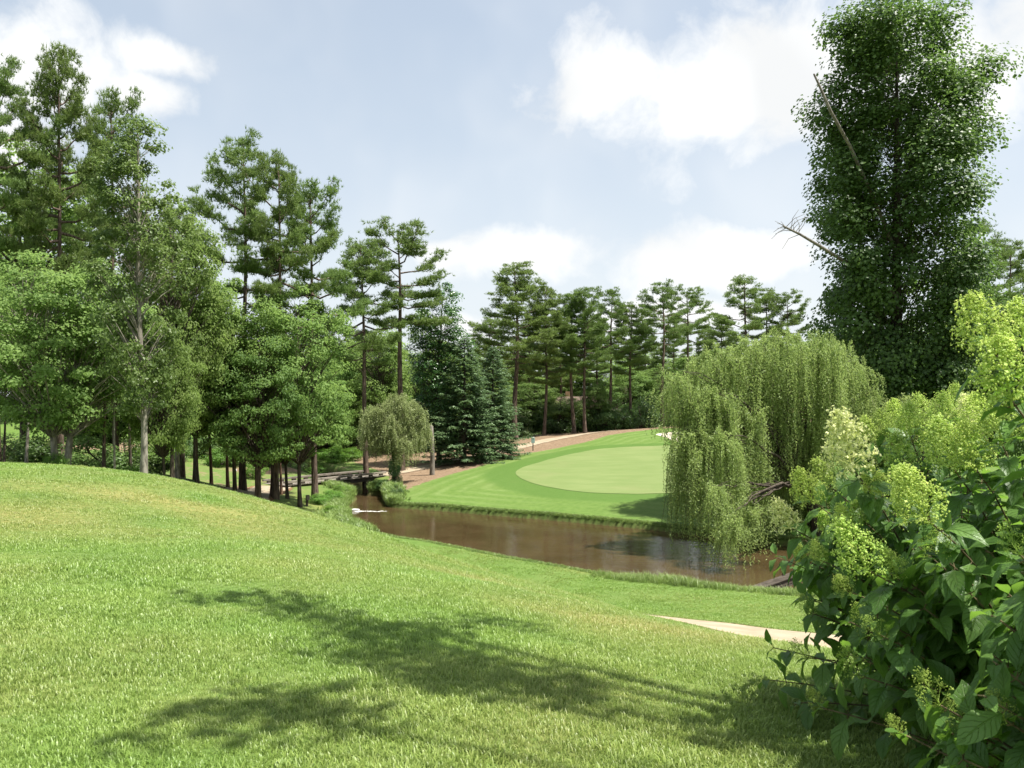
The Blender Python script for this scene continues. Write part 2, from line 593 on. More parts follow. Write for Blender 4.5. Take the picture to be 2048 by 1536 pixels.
# ground
mg, t, out = new_mat('turf_ground')
geo = t.n('ShaderNodeNewGeometry')
P = geo.outputs['Position']
a1 = t.n('ShaderNodeAttribute', attribute_name='zone')
sp = t.n('ShaderNodeSeparateColor', ins={0: a1.outputs['Color']})
a2 = t.n('ShaderNodeAttribute', attribute_name='fair')
fine = t.noise(P, 26.0, 5, .62)
mid = t.noise(P, 3.2, 5, .6)
big = t.noise(P, .22, 4, .55)
lawn = t.mix(t.maprange(fine, .3, .7), (0.0602, 0.1161, 0.02236), (0.1075, 0.1763, 0.0387))
lawn = t.mix(t.maprange(mid, .35, .72, 0, .55), lawn, (0.1247, 0.172, 0.0473))
lawn = t.mix(t.math('MULTIPLY', sp.outputs[1], t.maprange(t.noise(P, 7.0, 5, .65), .25, .68)), lawn, (0.2322, 0.2107, 0.0731))
fw = t.mix(t.maprange(mid, .3, .7), (0.0774, 0.1376, 0.0258), (0.1049, 0.1677, 0.03612))
fw = t.mix(t.math('MULTIPLY', sp.outputs[2], t.maprange(t.noise(P, .55, 4, .6), .36, .62, .35, .95)), fw, (0.1677, 0.2236, 0.07568))
fw = t.mix(t.maprange(big, .5, .72, 0, .35), fw, (0.1333, 0.1677, 0.0516))
fw = t.mix(t.math('MULTIPLY', a1.outputs['Alpha'], .7), fw, (.062, .122, .022))
col = t.mix(a2.outputs['Fac'], lawn, fw)
stn = t.noise(P, 14.0, 6, .7)
straw = t.mix(t.maprange(stn, .32, .68), (.095, .058, .034), (.245, .175, .112))
straw = t.mix(t.maprange(mid, .42, .75, 0, .6), straw, (0.3182, 0.2365, 0.1591))
edge = t.math('ADD', sp.outputs[0], t.math('MULTIPLY', t.math('SUBTRACT', t.noise(P, 1.6, 5, .65), .5), .75))
col = t.mix(t.maprange(edge, .38, .58), col, straw)
a3 = t.n('ShaderNodeAttribute', attribute_name='soil')
col = t.mix(a3.outputs['Fac'], col, t.mix(t.maprange(stn, .35, .65), (.035, .022, .013), (.10, .062, .034)))
h = t.math('ADD', t.math('MULTIPLY', fine, .6), t.math('MULTIPLY', t.noise(P, 70, 3, .6), .4))
principled(t, out, col, .85, .12, bump(t, h, .55, .03))
M['ground'] = mg

mgr, t, out = new_mat('putting_turf')
P = t.n('ShaderNodeNewGeometry').outputs['Position']
st = t.vmath('MULTIPLY', P, (.35, 1.0, 1)).outputs[0]
n1 = t.noise(st, .9, 5, .6)
c = t.mix(t.maprange(n1, .35, .68), (0.129, 0.1763, 0.0559), (0.1531, 0.1961, 0.0688))
c = t.mix(t.maprange(t.noise(P, .28, 3, .5), .5, .75, 0, .6), c, (0.172, 0.1935, 0.0774))
w = t.n('ShaderNodeTexWave', wave_type='BANDS', ins={'Scale': .28, 'Distortion': 1.2, 'Detail': 2.0})
t.t.links.new(t.vmath('MULTIPLY', P, (.18, 1, 0)).outputs[0], w.inputs['Vector'])
c = t.mix(t.maprange(w.outputs['Fac'], .35, .65, 0, .16), c, (0.1161, 0.1677, 0.04816))
principled(t, out, c, .8, .15, bump(t, t.noise(P, 45, 3, .6), .25, .01))
M['green'] = mgr

mw, t, out = new_mat('pond_water')
P = t.n('ShaderNodeNewGeometry').outputs['Position']
n1 = t.noise(P, .35, 4, .55)
c = t.mix(t.maprange(n1, .35, .65), (.046, .030, .013), (.062, .041, .019))
rp = t.vmath('MULTIPLY', P, (1.3, 3.6, 1)).outputs[0]
hgt = t.math('ADD', t.math('MULTIPLY', t.noise(rp, 1.0, 3, .5, .6), 1.0), t.math('MULTIPLY', t.noise(rp, 4.2, 2, .5, .3), .22))
p = principled(t, out, c, .03, .5, bump(t, hgt, .036, .5))
p.inputs['IOR'].default_value = 1.33
M['water'] = mw

mp_, t, out = new_mat('path_concrete')
P = t.n('ShaderNodeNewGeometry').outputs['Position']
n1 = t.noise(P, 1.4, 6, .65)
n2 = t.noise(P, 38, 4, .6)
c = t.mix(t.maprange(n1, .3, .7), (0.2838, 0.2236, 0.1548), (0.3698, 0.3096, 0.2236))
c = t.mix(t.maprange(n2, .35, .7, 0, .35), c, (0.2236, 0.1677, 0.1118))
principled(t, out, c, .9, .15, bump(t, n2, .3, .008))
M['path'] = mp_

ms, t, out = new_mat('bare_soil')
P = t.n('ShaderNodeNewGeometry').outputs['Position']
c = t.mix(t.maprange(t.noise(P, 9, 6, .7), .3, .7), (.07, .038, .02), (.30, .185, .10))
principled(t, out, c, .95, .08, bump(t, t.noise(P, 22, 5, .7), .8, .03))
M['soil'] = ms

msd, t, out = new_mat('bunker_sand')
P = t.n('ShaderNodeNewGeometry').outputs['Position']
c = t.mix(t.maprange(t.noise(P, 3, 5, .6), .3, .7), (0.516, 0.43, 0.344), (0.602, 0.5332, 0.4472))
principled(t, out, c, .95, .1, bump(t, t.noise(P, 18, 4, .6), .3, .02))
M['sand'] = msd


def wood(name, c1, c2):
    m, t, out = new_mat(name)
    tc = t.n('ShaderNodeTexCoord')
    oi = t.n('ShaderNodeObjectInfo')
    v = t.vmath('MULTIPLY', tc.outputs['Object'], (2.0, 22.0, 22.0)).outputs[0]
    off = t.vmath('ADD', v, t.n('ShaderNodeCombineXYZ', ins={0: t.math('MULTIPLY', oi.outputs['Random'], 40.0)}).outputs[0]).outputs[0]
    n1 = t.noise(off, 1.0, 5, .6)
    c = t.mix(t.maprange(n1, .3, .7), c1, c2)
    hs = t.n('ShaderNodeHueSaturation')
    t.set(hs, 'Value', t.maprange(oi.outputs['Random'], 0, 1, .75, 1.25, False))
    t.set(hs, 'Color', c)
    principled(t, out, hs.outputs[0], .8, .2, bump(t, n1, .4, .01))
    return m


M['timber'] = wood('weathered_timber', (.10, .085, .068), (.30, .265, .22))
M['timber_dark'] = wood('dark_or_shaded_timber', (.030, .024, .018), (.085, .070, .055))  # dark wood tone; on the weir boards it also stands for shade


def plain(name, col, rough=.6, spec=.3, vary=.12, scale=12.0):
    m, t, out = new_mat(name)
    tc = t.n('ShaderNodeTexCoord')
    n = t.noise(tc.outputs['Object'], scale, 4, .6)
    c = t.mix(t.maprange(n, .3, .7), tuple(q * (1 - vary) for q in col), tuple(min(1, q * (1 + vary)) for q in col))
    principled(t, out, c, rough, spec)
    return m


M['iron'] = plain('rusty_iron', (.03, .025, .022), .7)
M['sign_post'] = plain('dark_painted_metal', (.02, .022, .022), .5)
M['sign_face'] = plain('grey_green_sign_face', (.30, .42, .40), .45)
M['sign_cap'] = plain('pale_sign_header', (.62, .66, .64), .5)
M['white'] = plain('white_plastic', (.72, .72, .70), .45)
M['foam'] = plain('water_foam', (.75, .74, .70), .6, vary=.25, scale=3)
M['wall'] = plain('tan_house_wall', (.42, .27, .15), .8)
M['trim'] = plain('cream_house_trim', (.62, .55, .43), .7)
M['roof'] = plain('brown_shingle_roof', (.12, .085, .065), .85, vary=.3, scale=6)
mgl, t, out = new_mat('window_glass')
p = principled(t, out, (.015, .02, .022), .06, .6)
M['glass'] = mgl

# grass blades
def blade_mat(name, dark, light, drycol, tip):
    m, t, out = new_mat(name)
    at = t.n('ShaderNodeAttribute', attribute_name='rnd')
    hgt_ = t.n('ShaderNodeAttribute', attribute_name='tip')
    dr = t.n('ShaderNodeAttribute', attribute_name='dry', attribute_type='INSTANCER')
    P = t.n('ShaderNodeNewGeometry').outputs['Position']
    oi = t.n('ShaderNodeObjectInfo')
    f = t.math('ADD', t.math('MULTIPLY', at.outputs['Fac'], .5), t.math('MULTIPLY', oi.outputs['Random'], .5))
    c = t.mix(f, dark, light)
    c = t.mix(t.maprange(t.noise(P, 1.1, 4, .6), .36, .68, 0, .7), c, tip)
    c = t.mix(t.maprange(t.noise(P, .45, 3, .6), .48, .70, 0, .28), c, tuple(q_ * .8 for q_ in dark))
    c = t.mix(t.math('MULTIPLY', dr.outputs['Fac'], t.maprange(at.outputs['Fac'], .1, .9, .45, 1.0)), c, drycol)
    p = t.n('ShaderNodeBsdfPrincipled', ins={'Roughness': .42, 'Specular IOR Level': .45})
    t.set(p, 'Base Color', c)
    tr = t.n('ShaderNodeBsdfTranslucent')
    t.set(tr, 'Color', t.mix(.5, c, tip))
    mx = t.n('ShaderNodeMixShader', ins={0: .38})
    t.t.links.new(p.outputs[0], mx.inputs[1])
    t.t.links.new(tr.outputs[0], mx.inputs[2])
    t.t.links.new(mx.outputs[0], out.inputs[0])
    return m


M['blade'] = blade_mat('lawn_blades', (.145, .265, .040), (.275, .395, .088), (.41, .37, .14), (.285, .415, .090))
M['reed'] = blade_mat('bank_grass_blades', (.11, .20, .036), (.24, .34, .10), (.34, .30, .13), (.25, .36, .09))

# ------------------------------------------------------------------ the setting
gx = grow(-31, 30, .25, (-1500, 1500), 1.16)
gy = grow(0, 96, .25, (-400, 2600), 1.14)
GX, GY = np.meshgrid(gx, gy)
GP = np.c_[GX.ravel(), GY.ravel()]
gd = np.full(len(GP), 99.0)
nr = (np.abs(GP[:, 0]) < 60) & (GP[:, 1] > 15) & (GP[:, 1] < 95)
gd[nr] = sdf(GP[nr], POND)
gz = height(GP, gd)
nx, ny = len(gx), len(gy)
ii = (np.arange(ny - 1)[:, None] * nx + np.arange(nx - 1)[None]).ravel()
GF = np.c_[ii, ii + 1, ii + nx + 1, ii + nx]
x, y = GP.T
sd_straw = sdf(GP, STRAW)
zone = np.zeros((len(GP), 4))
zone[:, 0] = sstep(.9, -.9, sd_straw)
wl = sstep(46, 54, y) * sstep(86, 78, y) * sstep(-12, -15, x) * .40 + sstep(.2, .9, wob(x, y, 21, .25)) * .35 * sstep(-14, -18, x) * sstep(30, 40, y)
zone[:, 0] = np.maximum(zone[:, 0], np.where(sd_straw > 0, wl, 0))
zone[:, 1] = dry(x, y)
far_side = sstep(.0, .5, gd) * ((x > -9) | (y > 66)) * (y > 35) * (sd_straw > -.5)
fld = np.minimum(np.maximum(gd, 0), np.maximum(sd_straw, 0)) - .25 * np.log1p(np.exp(-np.abs(np.maximum(gd, 0) - np.maximum(sd_straw, 0)) / .8))
band = .5 + .5 * np.sin(fld * 2 * np.pi / 1.25)
zone[:, 2] = np.where(far_side > 0, band ** 2 * sstep(17, 3, fld) * (.55 + .45 * wob(x, y, 31, .3)) * .8, 0)
sdg = sdf(GP, GREEN)
zone[:, 3] = np.where(far_side > 0, sstep(3.0, 2.0, sdg), 0)
zone[:, 2] *= 1 - .7 * zone[:, 3]
# mown strip along the near bank
strip = (y < 60) & (gd < 5) & (gd > .8) & (far_side == 0) & (x > -9.5)
zone[:, 2] = np.where(strip, .35 * (.5 + .5 * np.sin(gd * 2 * np.pi / .9)), zone[:, 2])
fair = np.where(far_side > 0, 1.0, 0.0)
fair = np.maximum(fair, np.where(strip, sstep(5, 4, gd), 0))
fair = np.maximum(fair, sstep(84, 92, y) * sstep(-12, -18, x))
soil = sstep(.12, -.12, gd)
me = mesh_data('ground', np.c_[GP, gz], GF, {'zone': np.clip(zone, 0, 1), 'fair': fair, 'soil': soil}, smooth=True)
tag(link('ground', me, M['ground']), kind='structure')


def drape_poly(name, poly, off, mat, inner=24, kind='structure'):
    c = poly.mean(0)
    rings = np.linspace(0.0, 1.0, inner + 1)[1:]
    V = [np.array([c])]
    for r in rings:
        V.append(c + (poly - c) * r)
    P2 = np.vstack(V)
    z = height(P2) + off
    k = len(poly)
    F = []
    T0 = [[0, 1 + j, 1 + (j + 1) % k, 0] for j in range(k)]
    for i in range(inner - 1):
        b = 1 + i * k
        for j in range(k):
            F.append([b + j, b + k + j, b + k + (j + 1) % k, b + (j + 1) % k])
    tris = [[a, b_, c_] for a, b_, c_, _ in T0] + [q for f in F for q in ([f[0], f[1], f[2]], [f[0], f[2], f[3]])]
    o = link(name, mesh_data(name, np.c_[P2, z], np.array(tris), smooth=True), mat)
    return tag(o, kind=kind)


drape_poly('putting_green', GREEN, .02, M['green'], 40)
drape_poly('bunker_sand', BUNKER, .02, M['sand'], 10)


def ribbon(name, line, width, off, mat, nw=7, jit=0.0):
    L = spline(line, 3)
    tg = np.gradient(L, axis=0)
    tg /= np.linalg.norm(tg, axis=1, keepdims=True)
    nrm = np.c_[tg[:, 1], -tg[:, 0]]
    s = np.linspace(-.5, .5, nw)
    wv_ = np.full(len(L), width)
    P2 = (L[:, None, :] + nrm[:, None, :] * (s[None, :, None] * wv_[:, None, None]))
    if jit:
        e = jit * wob(L[:, 0] * 3, L[:, 1] * 3, 9, 2.0)
        P2[:, 0] += nrm * e[:, None]
        P2[:, -1] += nrm * jit * wob(L[:, 0] * 3, L[:, 1] * 3, 10, 2.0)[:, None]
    P2 = P2.reshape(-1, 2)
    z = height(P2) + off
    i = (np.arange(len(L) - 1)[:, None] * nw + np.arange(nw - 1)[None]).ravel()
    F = np.c_[i, i + 1, i + nw + 1, i + nw][:, ::-1]
    return tag(link(name, mesh_data(name, np.c_[P2, z], F, smooth=True), mat), kind='structure')


ribbon('path_verge_soil', PATH, 2.95, .012, M['soil'], 9, .16)
ribbon('cart_path', PATH, 2.4, .035, M['path'])
ribbon('woodland_path', PATH2, 2.2, .035, M['path'], 7, .08)

# pond: a single sheet of water
wp = np.array([(-45, 15), (70, 15), (70, 62), (-8, 62), (-45, 95)], float)
link_w = link('pond_water', mesh_data('pond_water', np.c_[wp, np.zeros(5)], np.array([[0, 1, 2], [0, 2, 3], [0, 3, 4]])), M['water'])
tag(link_w, kind='structure')

# ------------------------------------------------------------------ trees: generators
def unit(v):
    return v / (np.linalg.norm(v, axis=-1, keepdims=True) + 1e-9)


def sway_line(rng, H, n, amp, lean=(0, 0)):
    zz = np.linspace(0, H, n)
    t = zz / H
    ph = rng.uniform(0, 6.28, 4)
    x = amp * (np.sin(t * 3.1 + ph[0]) - np.sin(ph[0])) * .6 + amp * .3 * (np.sin(t * 8 + ph[1]) - np.sin(ph[1])) + lean[0] * t
    y = amp * (np.sin(t * 2.7 + ph[2]) - np.sin(ph[2])) * .6 + amp * .3 * (np.sin(t * 7 + ph[3]) - np.sin(ph[3])) + lean[1] * t
    return np.c_[x, y, zz]


def at_height(line, z):
    return np.array([np.interp(z, line[:, 2], line[:, 0]), np.interp(z, line[:, 2], line[:, 1]), z])


def flare(t, r0, r1):
    return r1 + (r0 - r1) * (1 - t) ** .85 + r0 * .35 * np.exp(-t * 26)


def gen_pine(seed, H=20., c0=.6, Rr=4.2, nb=44, lean=(0, 0), r0=.23, dense=1.0, sparse_low=True):
    rng = np.random.default_rng(seed)
    tr, cr = Geo(), Geo()
    ln = sway_line(rng, H, 18, .28, lean)
    tr.tube(ln, flare(np.linspace(0, 1, 18), r0, .035), 9)
    CL, DR = [], []
    az = rng.uniform(0, 6.28)
    for i in range(nb):
        t = (i + rng.uniform(-.4, .4)) / nb
        t = min(max(t, 0), 1)
        z = H * (c0 + (1 - c0) * t * .985)
        az += 2.399 + rng.uniform(-.5, .5)
        Lb = Rr * np.interp(t, [0, .12, .35, .65, .88, 1], [.62, .95, 1, .78, .46, .16]) * rng.uniform(.55, 1.18)
        el = R(np.interp(t, [0, .4, 1], [-8, 14, 58]) + rng.uniform(-10, 10))
        p0 = at_height(ln, z)
        hd = np.array([math.cos(az), math.sin(az), 0])
        s = np.linspace(0, 1, 6)
        rise = np.sin(el) * s + .16 * s ** 2.2 - .10 * np.sin(s * 3.1)
        pts = p0 + hd * (s * np.cos(el) * Lb)[:, None] + np.array([0, 0, 1]) * (rise * Lb)[:, None]
        pts[1:-1] += rng.normal(0, .05, (4, 3)) * Lb * .4
        tr.tube(pts, np.interp(s, [0, 1], [.028 + .012 * Lb, .008]), 4)
        side = np.array([-hd[1], hd[0], 0])
        CL.append(pts[-1])
        DR.append(hd)
        ns = int(Lb * 3.7) + 3
        for q in range(ns):
            f = rng.uniform(.36, .98)
            b = np.array([np.interp(f, s, pts[:, k]) for k in range(3)])
            sg = 1 if q % 2 else -1
            d = unit(hd * rng.uniform(.35, .9) + side * sg * rng.uniform(.4, 1.0) + np.array([0, 0, rng.uniform(.0, .32)]))
            lt = (.30 + .34 * (1 - f) * Lb) * rng.uniform(.7, 1.25)
            e = b + d * lt
            tr.tube(np.array([b, (b + e) / 2 + [0, 0, .02], e]), [.014, .010, .006], 3, cap=False)
            CL.append(e)
            DR.append(d)
            if lt > .55:
                CL.append(b + d * lt * .5)
                DR.append(d)
    CL.append(ln[-1] + [0, 0, .05])
    DR.append(np.array([0, 0, 1.]))
    CL, DR = np.array(CL), np.array(DR)
    ntf = int(11 * dense)
    C = np.repeat(CL, ntf, 0)
    Dd = np.repeat(DR, ntf, 0)
    crn = np.repeat(rng.uniform(0, 1, len(CL)), ntf)
    C = C + rng.normal(0, 1, C.shape) * np.array([.26, .26, .07])
    td = unit(Dd * .55 + np.array([0, 0, .75]) + rng.normal(0, .5, C.shape))
    nn = 8
    C2 = np.repeat(C, nn, 0)
    T2 = np.repeat(td, nn, 0) + rng.normal(0, .62, (len(C2), 3))
    cr.needles(C2, T2, rng.uniform(.22, .36, len(C2)), .046, np.clip(np.repeat(crn, nn) * .6 + rng.uniform(0, .4, len(C2)), 0, 1))
    return tr.mesh('pine_trunk', True), cr.mesh('pine_crown')


PROF = {'ovoid': ([0, .08, .3, .6, .85, 1], [.35, .72, 1, .9, .55, .12]),
        'round': ([0, .1, .4, .7, .9, 1], [.55, .85, 1, .85, .5, .15]),
        'column': ([0, .06, .3, .75, .93, 1], [.5, .85, 1, .95, .72, .35]),
        'cone': ([0, .08, .25, .6, .9, 1], [.6, .95, 1, .6, .22, .05])}


def gen_broad(seed, H=14., c0=.3, Rr=3.5, prof='ovoid', ncl=260, nl=60, leaf=.13, r0=.16, clr=.55, lean=(0, 0), stems=1, hole=.3, top=.9, wide=.75, flat=.45, limb=True, limbk=1.0, lob=1.0):
    rng = np.random.default_rng(seed)
    tr, cr = Geo(), Geo()
    lines = []
    for k in range(stems):
        a = k * 2.6 + rng.uniform(0, 6)
        l2 = (lean[0] + (math.cos(a) * Rr * .35 if stems > 1 else 0), lean[1] + (math.sin(a) * Rr * .35 if stems > 1 else 0))
        ln = sway_line(rng, H * top * (1 if k == 0 else rng.uniform(.7, .9)), 14, .22, l2)
        if stems > 1:
            ln[:, :2] += np.array([math.cos(a), math.sin(a)]) * r0 * 1.4
        tr.tube(ln, flare(np.linspace(0, 1, 14), r0, .025), 8)
        lines.append(ln)
    px_, py_ = PROF[prof]
    hz_, ph_ = rng.integers(2, 5, 3), rng.uniform(0, 6.28, 6)
    cl = []
    while len(cl) < ncl:
        t = rng.uniform(0, 1)
        rr = np.interp(t, px_, py_)
        if rng.uniform() > rr * rr + .12:
            continue
        a = rng.uniform(0, 6.28)
        lobe = 1 + lob * .20 * math.sin(hz_[0] * a + ph_[0] + t * 5) + lob * .15 * math.sin(hz_[1] * a + ph_[1] - t * 11) + .10 * math.sin(t * 17 + ph_[2] + a)
        q = rng.uniform(.18, 1) ** .5
        z = H * (c0 + (1 - c0) * t)
        c = np.array([math.cos(a) * Rr * rr * lobe * q, math.sin(a) * Rr * rr * lobe * q, z])
        g = math.sin(c[0] * 1.5 + ph_[3]) + math.sin(c[1] * 1.5 + ph_[4]) + math.sin(c[2] * 1.3 + ph_[5])
        if g < -1.5 + 2.4 * hole and rng.uniform() < .75:
            continue
        ln = lines[rng.integers(0, stems)]
        ax = at_height(ln, min(z, ln[-1, 2]))
        c[:2] += ax[:2] * .9
        cl.append(c)
        if limb:
            zr = max(H * c0 * .8, z - np.hypot(*(c - ax)[:2]) * rng.uniform(.7, 1.7))
            b = at_height(ln, min(zr, ln[-1, 2]))
            md = (b + c) / 2 + np.array([0, 0, .06 * np.linalg.norm(c - b)]) + rng.normal(0, .05, 3)
            rl = (.006 + .007 * np.linalg.norm(c - b)) * limbk
            tr.tube(np.array([b, md, c]), [rl, rl * .7, .005], 4, cap=False)
    cl = np.array(cl)
    out = cl - np.array([0, 0, H * (c0 + (1 - c0) * .35)])
    out = unit(out)
    n = ncl * nl
    C = np.repeat(cl, nl, 0)
    O = np.repeat(out, nl, 0)
    sz = np.repeat(rng.uniform(.6, 1.35, ncl) * clr, nl)[:, None]
    dv = unit(rng.normal(0, 1, (n, 3))) * (rng.uniform(.15, 1, (n, 1)) ** .5) * np.array([1, 1, flat])
    C = C + dv * sz + rng.normal(0, .05, (n, 3))
    N = np.array([0, 0, .55]) + O * .4 + dv * .9 + rng.normal(0, .38, (n, 3))
    A = rng.normal(0, 1, (n, 3)) + O * .8 + np.array([0, 0, -.5])
    L = leaf * rng.uniform(.7, 1.3, n)
    rn = np.clip(np.repeat(rng.uniform(0, 1, ncl), nl) * .5 + rng.uniform(0, .5, n), 0, 1)
    cr.leaves(C, N, A, L, L * wide, rn)
    return tr.mesh('broad_trunk', True), cr.mesh('broad_crown')


def gen_cedar(seed, H=11., Rr=3.4, nb=170):
    rng = np.random.default_rng(seed)
    tr, cr = Geo(), Geo()
    ln = sway_line(rng, H, 12, .05)
    tr.tube(ln, flare(np.linspace(0, 1, 12), .17, .015), 7)
    Cs, As, Ls, Ns, rn = [], [], [], [], []
    az = 0
    for i in range(nb):
        t = (i + rng.uniform(0, 1)) / nb
        t = t ** .92
        z = H * (.02 + .97 * t)
        az += 2.399 + rng.uniform(-.4, .4)
        Lb = Rr * ((1 - t) ** .78 * .98 + .03) * rng.uniform(.72, 1.12)
        hd = np.array([math.cos(az), math.sin(az), 0])
        side = np.array([-hd[1], hd[0], 0])
        s = np.linspace(0, 1, 6)
        dz = Lb * (.10 * s - .30 * s ** 1.6 + .16 * s ** 4) + Lb * .28 * t * s
        pts = at_height(ln, z) + hd * (s * Lb)[:, None] + np.array([0, 0, 1]) * dz[:, None]
        tr.tube(pts, np.interp(s, [0, 1], [.012 + .008 * Lb, .004]), 3, cap=False)
        nt = int(Lb * 12) + 5
        br = rng.uniform()
        for q in range(nt):
            f = rng.uniform(.22, 1.0)
            b = np.array([np.interp(f, s, pts[:, k]) for k in range(3)])
            sg = 1 if q % 2 else -1
            lt = (.12 + .30 * Lb * (1 - f) + .10) * rng.uniform(.7, 1.2)
            d = unit(hd * rng.uniform(.5, .9) + side * sg * rng.uniform(.35, .9) + np.array([0, 0, rng.uniform(-.35, .05)]))
            m = max(3, int(lt * 15))
            w = np.linspace(.1, 1, m)
            Cs.append(b + d * (w * lt)[:, None] + rng.normal(0, .025, (m, 3)) + np.array([0, 0, -.05]) * (w ** 2)[:, None])
            As.append(np.tile(d, (m, 1)) + rng.normal(0, .55, (m, 3)))
            rn.append(np.clip(br * .45 + f * .25 + w * .2 + rng.uniform(-.1, .2, m), 0, 1))
    C, A, r_ = np.vstack(Cs), np.vstack(As), np.concatenate(rn)
    N = np.array([0, 0, 1.]) + rng.normal(0, .4, C.shape)
    cr.leaves(C, N, A, rng.uniform(.16, .28, len(C)), .085, r_, .05)
    return tr.mesh('cedar_trunk', True), cr.mesh('cedar_crown')


def gen_willow(seed, fork, lobes, leaf=.10, lw=.030, trunk_r=.28, dens=34., step=.07, zmin=.2):
    """arching limbs to every lobe, then hanging strands. lobe = (x, y, rx, ry, ztop, drop of the dome edge, zfloor)"""
    rng = np.random.default_rng(seed)
    tr, cr = Geo(), Geo()
    fork = np.array(fork, float)
    tr.tube(np.array([[0, 0, 0], fork * .5 + [.10, .05, 0], fork]), [trunk_r * 1.2, trunk_r, trunk_r * .85], 9, cap=False)
    Cs, As, rn = [], [], []
    s = np.linspace(0, 1, 7)
    for (lx, ly, rx, ry, zt0, drop, zf) in lobes:
        for k in range(3):
            a, q = rng.uniform(0, 6.28), rng.uniform(0, .75)
            e = np.array([lx + math.cos(a) * rx * q, ly + math.sin(a) * ry * q, zt0 - drop * q * q - .1])
            ctrl = fork * .4 + e * .6
            ctrl[2] = max(fork[2] + .3, e[2] * .95)
            pts = (1 - s)[:, None] ** 2 * fork + 2 * (s * (1 - s))[:, None] * ctrl + s[:, None] ** 2 * e
            pts[1:-1] += rng.normal(0, .10, (5, 3))
            tr.tube(pts, np.interp(s, [0, 1], [trunk_r * (.34 if k < 1 else .14), .009]), 5)
        nsp = int(dens * rx * ry * 3.14 / 7)
        ph = rng.uniform(0, 6.28, 3)
        for k in range(nsp):
            q = rng.uniform(0, 1) ** .5
            a = rng.uniform(0, 6.28)
            lump = 1 + .18 * math.sin(3 * a + ph[0]) + .12 * math.sin(5 * a + ph[1])
            ca, sa = math.cos(a), math.sin(a)
            zt = zt0 - drop * q ** 2.2 + .16 * math.sin(4 * ca * q * rx + ph[2]) + rng.normal(0, .16)
            if rng.uniform() < .35:
                zt -= rng.uniform(0, .6) * (zt - zf)
            x0, y0 = lx + ca * rx * q * lump, ly + sa * ry * q * lump
            zl = zf + rng.uniform(0, 1) ** 1.3 * (zt - zf) * .8 + rng.normal(0, .2)
            arch = rng.uniform(.25, .75)
            da = a + rng.normal(0, .7)
            dx, dy = math.cos(da), math.sin(da)
            hue = rng.uniform()
            for w_ in range(7):
                z0_ = zt - abs(rng.normal(0, .12))
                ln_ = max(.4, (z0_ - zl) * rng.uniform(.55, 1.12))
                ln_ = min(ln_, z0_ - zmin)
                if ln_ < .3:
                    continue
                m = max(6, int(ln_ / step))
                w = np.linspace(0, 1, m)
                push = arch * rng.uniform(.5, 1.2) * (1 - np.exp(-w * ln_ * 1.9))
                jx, jy = rng.normal(0, .13, 2)
                X = x0 + jx * (.3 + w) + dx * (push - arch) + .05 * np.sin(w * ln_ * 1.9 + rng.uniform(0, 6))
                Y = y0 + jy * (.3 + w) + dy * (push - arch) + .05 * np.sin(w * ln_ * 1.6 + rng.uniform(0, 6))
                Z = z0_ + .16 * np.sin(np.clip(w * ln_ * 2.2, 0, 3.1)) - w * ln_
                Pn = np.c_[X, Y, Z]
                if w_ == 0:
                    tw = Pn[::max(1, m // 6)]
                    tr.tube(tw, np.full(len(tw), .007), 3, cap=False)
                Cs.append(Pn + rng.normal(0, .035, Pn.shape))
                As.append(np.c_[rng.normal(0, .8, (m, 2)), -np.ones(m)])
                rn.append(np.clip(.5 * hue + .3 * (1 - w) + rng.uniform(0, .3, m), 0, 1))
    C, A, r_ = np.vstack(Cs), np.vstack(As), np.concatenate(rn)
    N = rng.normal(0, 1, C.shape) + np.array([0, 0, .6])
    cr.leaves(C, N, A, leaf * rng.uniform(.75, 1.3, len(C)), lw, r_, .1)
    return tr.mesh('willow_trunk', True), cr.mesh('willow_crown')


def px_lobes(rows, xb, yb):
    """lobes given by their photo columns and rows at a depth, turned into metres round the trunk"""
    zb = hz(xb, yb)
    out = []
    for (u, half, vt, vf, dy, drop) in rows:
        yy = yb + dy
        rx = half / FX * yy
        out.append((ux(u, yy) - xb, dy, rx, rx * .9, topz(vt, yy) - zb, drop, max(topz(vf, yy) - zb, .12 - zb)))
    return out


def put_tree(name, label, me2, mats, x, y, s=(1, 1, 1), rotz=0.0, group=None, cat='tree', sink=.06):
    e = thing(name, label, cat, (x, y, hz(x, y) - sink), rotz, group, s)
    link('trunk', me2[0], M[mats[0]], e)
    link('crown', me2[1], M[mats[1]], e)
    return e


def ux(u, y):
    return (u - 1024) / FX * y


def topz(v, y):
    return HE - (v - HV) / FX * y


# ------------------------------------------------------------------ pines
PINES = [gen_pine(s, 20., c0, rr, nb, r0=.27) for s, c0, rr, nb in
         [(1, .56, 4.9, 22), (2, .52, 4.7, 25), (3, .62, 4.7, 21), (4, .42, 4.5, 38), (5, .46, 3.9, 38), (6, .36, 4.2, 44)]]
PG = 'pines of the wood behind the green'


def pine(u, y, vtop, var, label, rot=0.0, w=1.0, group=None, name='pine_tree', barkm='bark_pine', lean=0.0):
    x = ux(u, y)
    H = topz(vtop, y) - hz(x, y)
    s = H / 20.
    e = put_tree(name, label, PINES[var], (barkm, 'pine'), x, y, (s * w, s * w, s), rot, group)
    if lean:
        e.rotation_euler = (0, lean, 0)
    return e


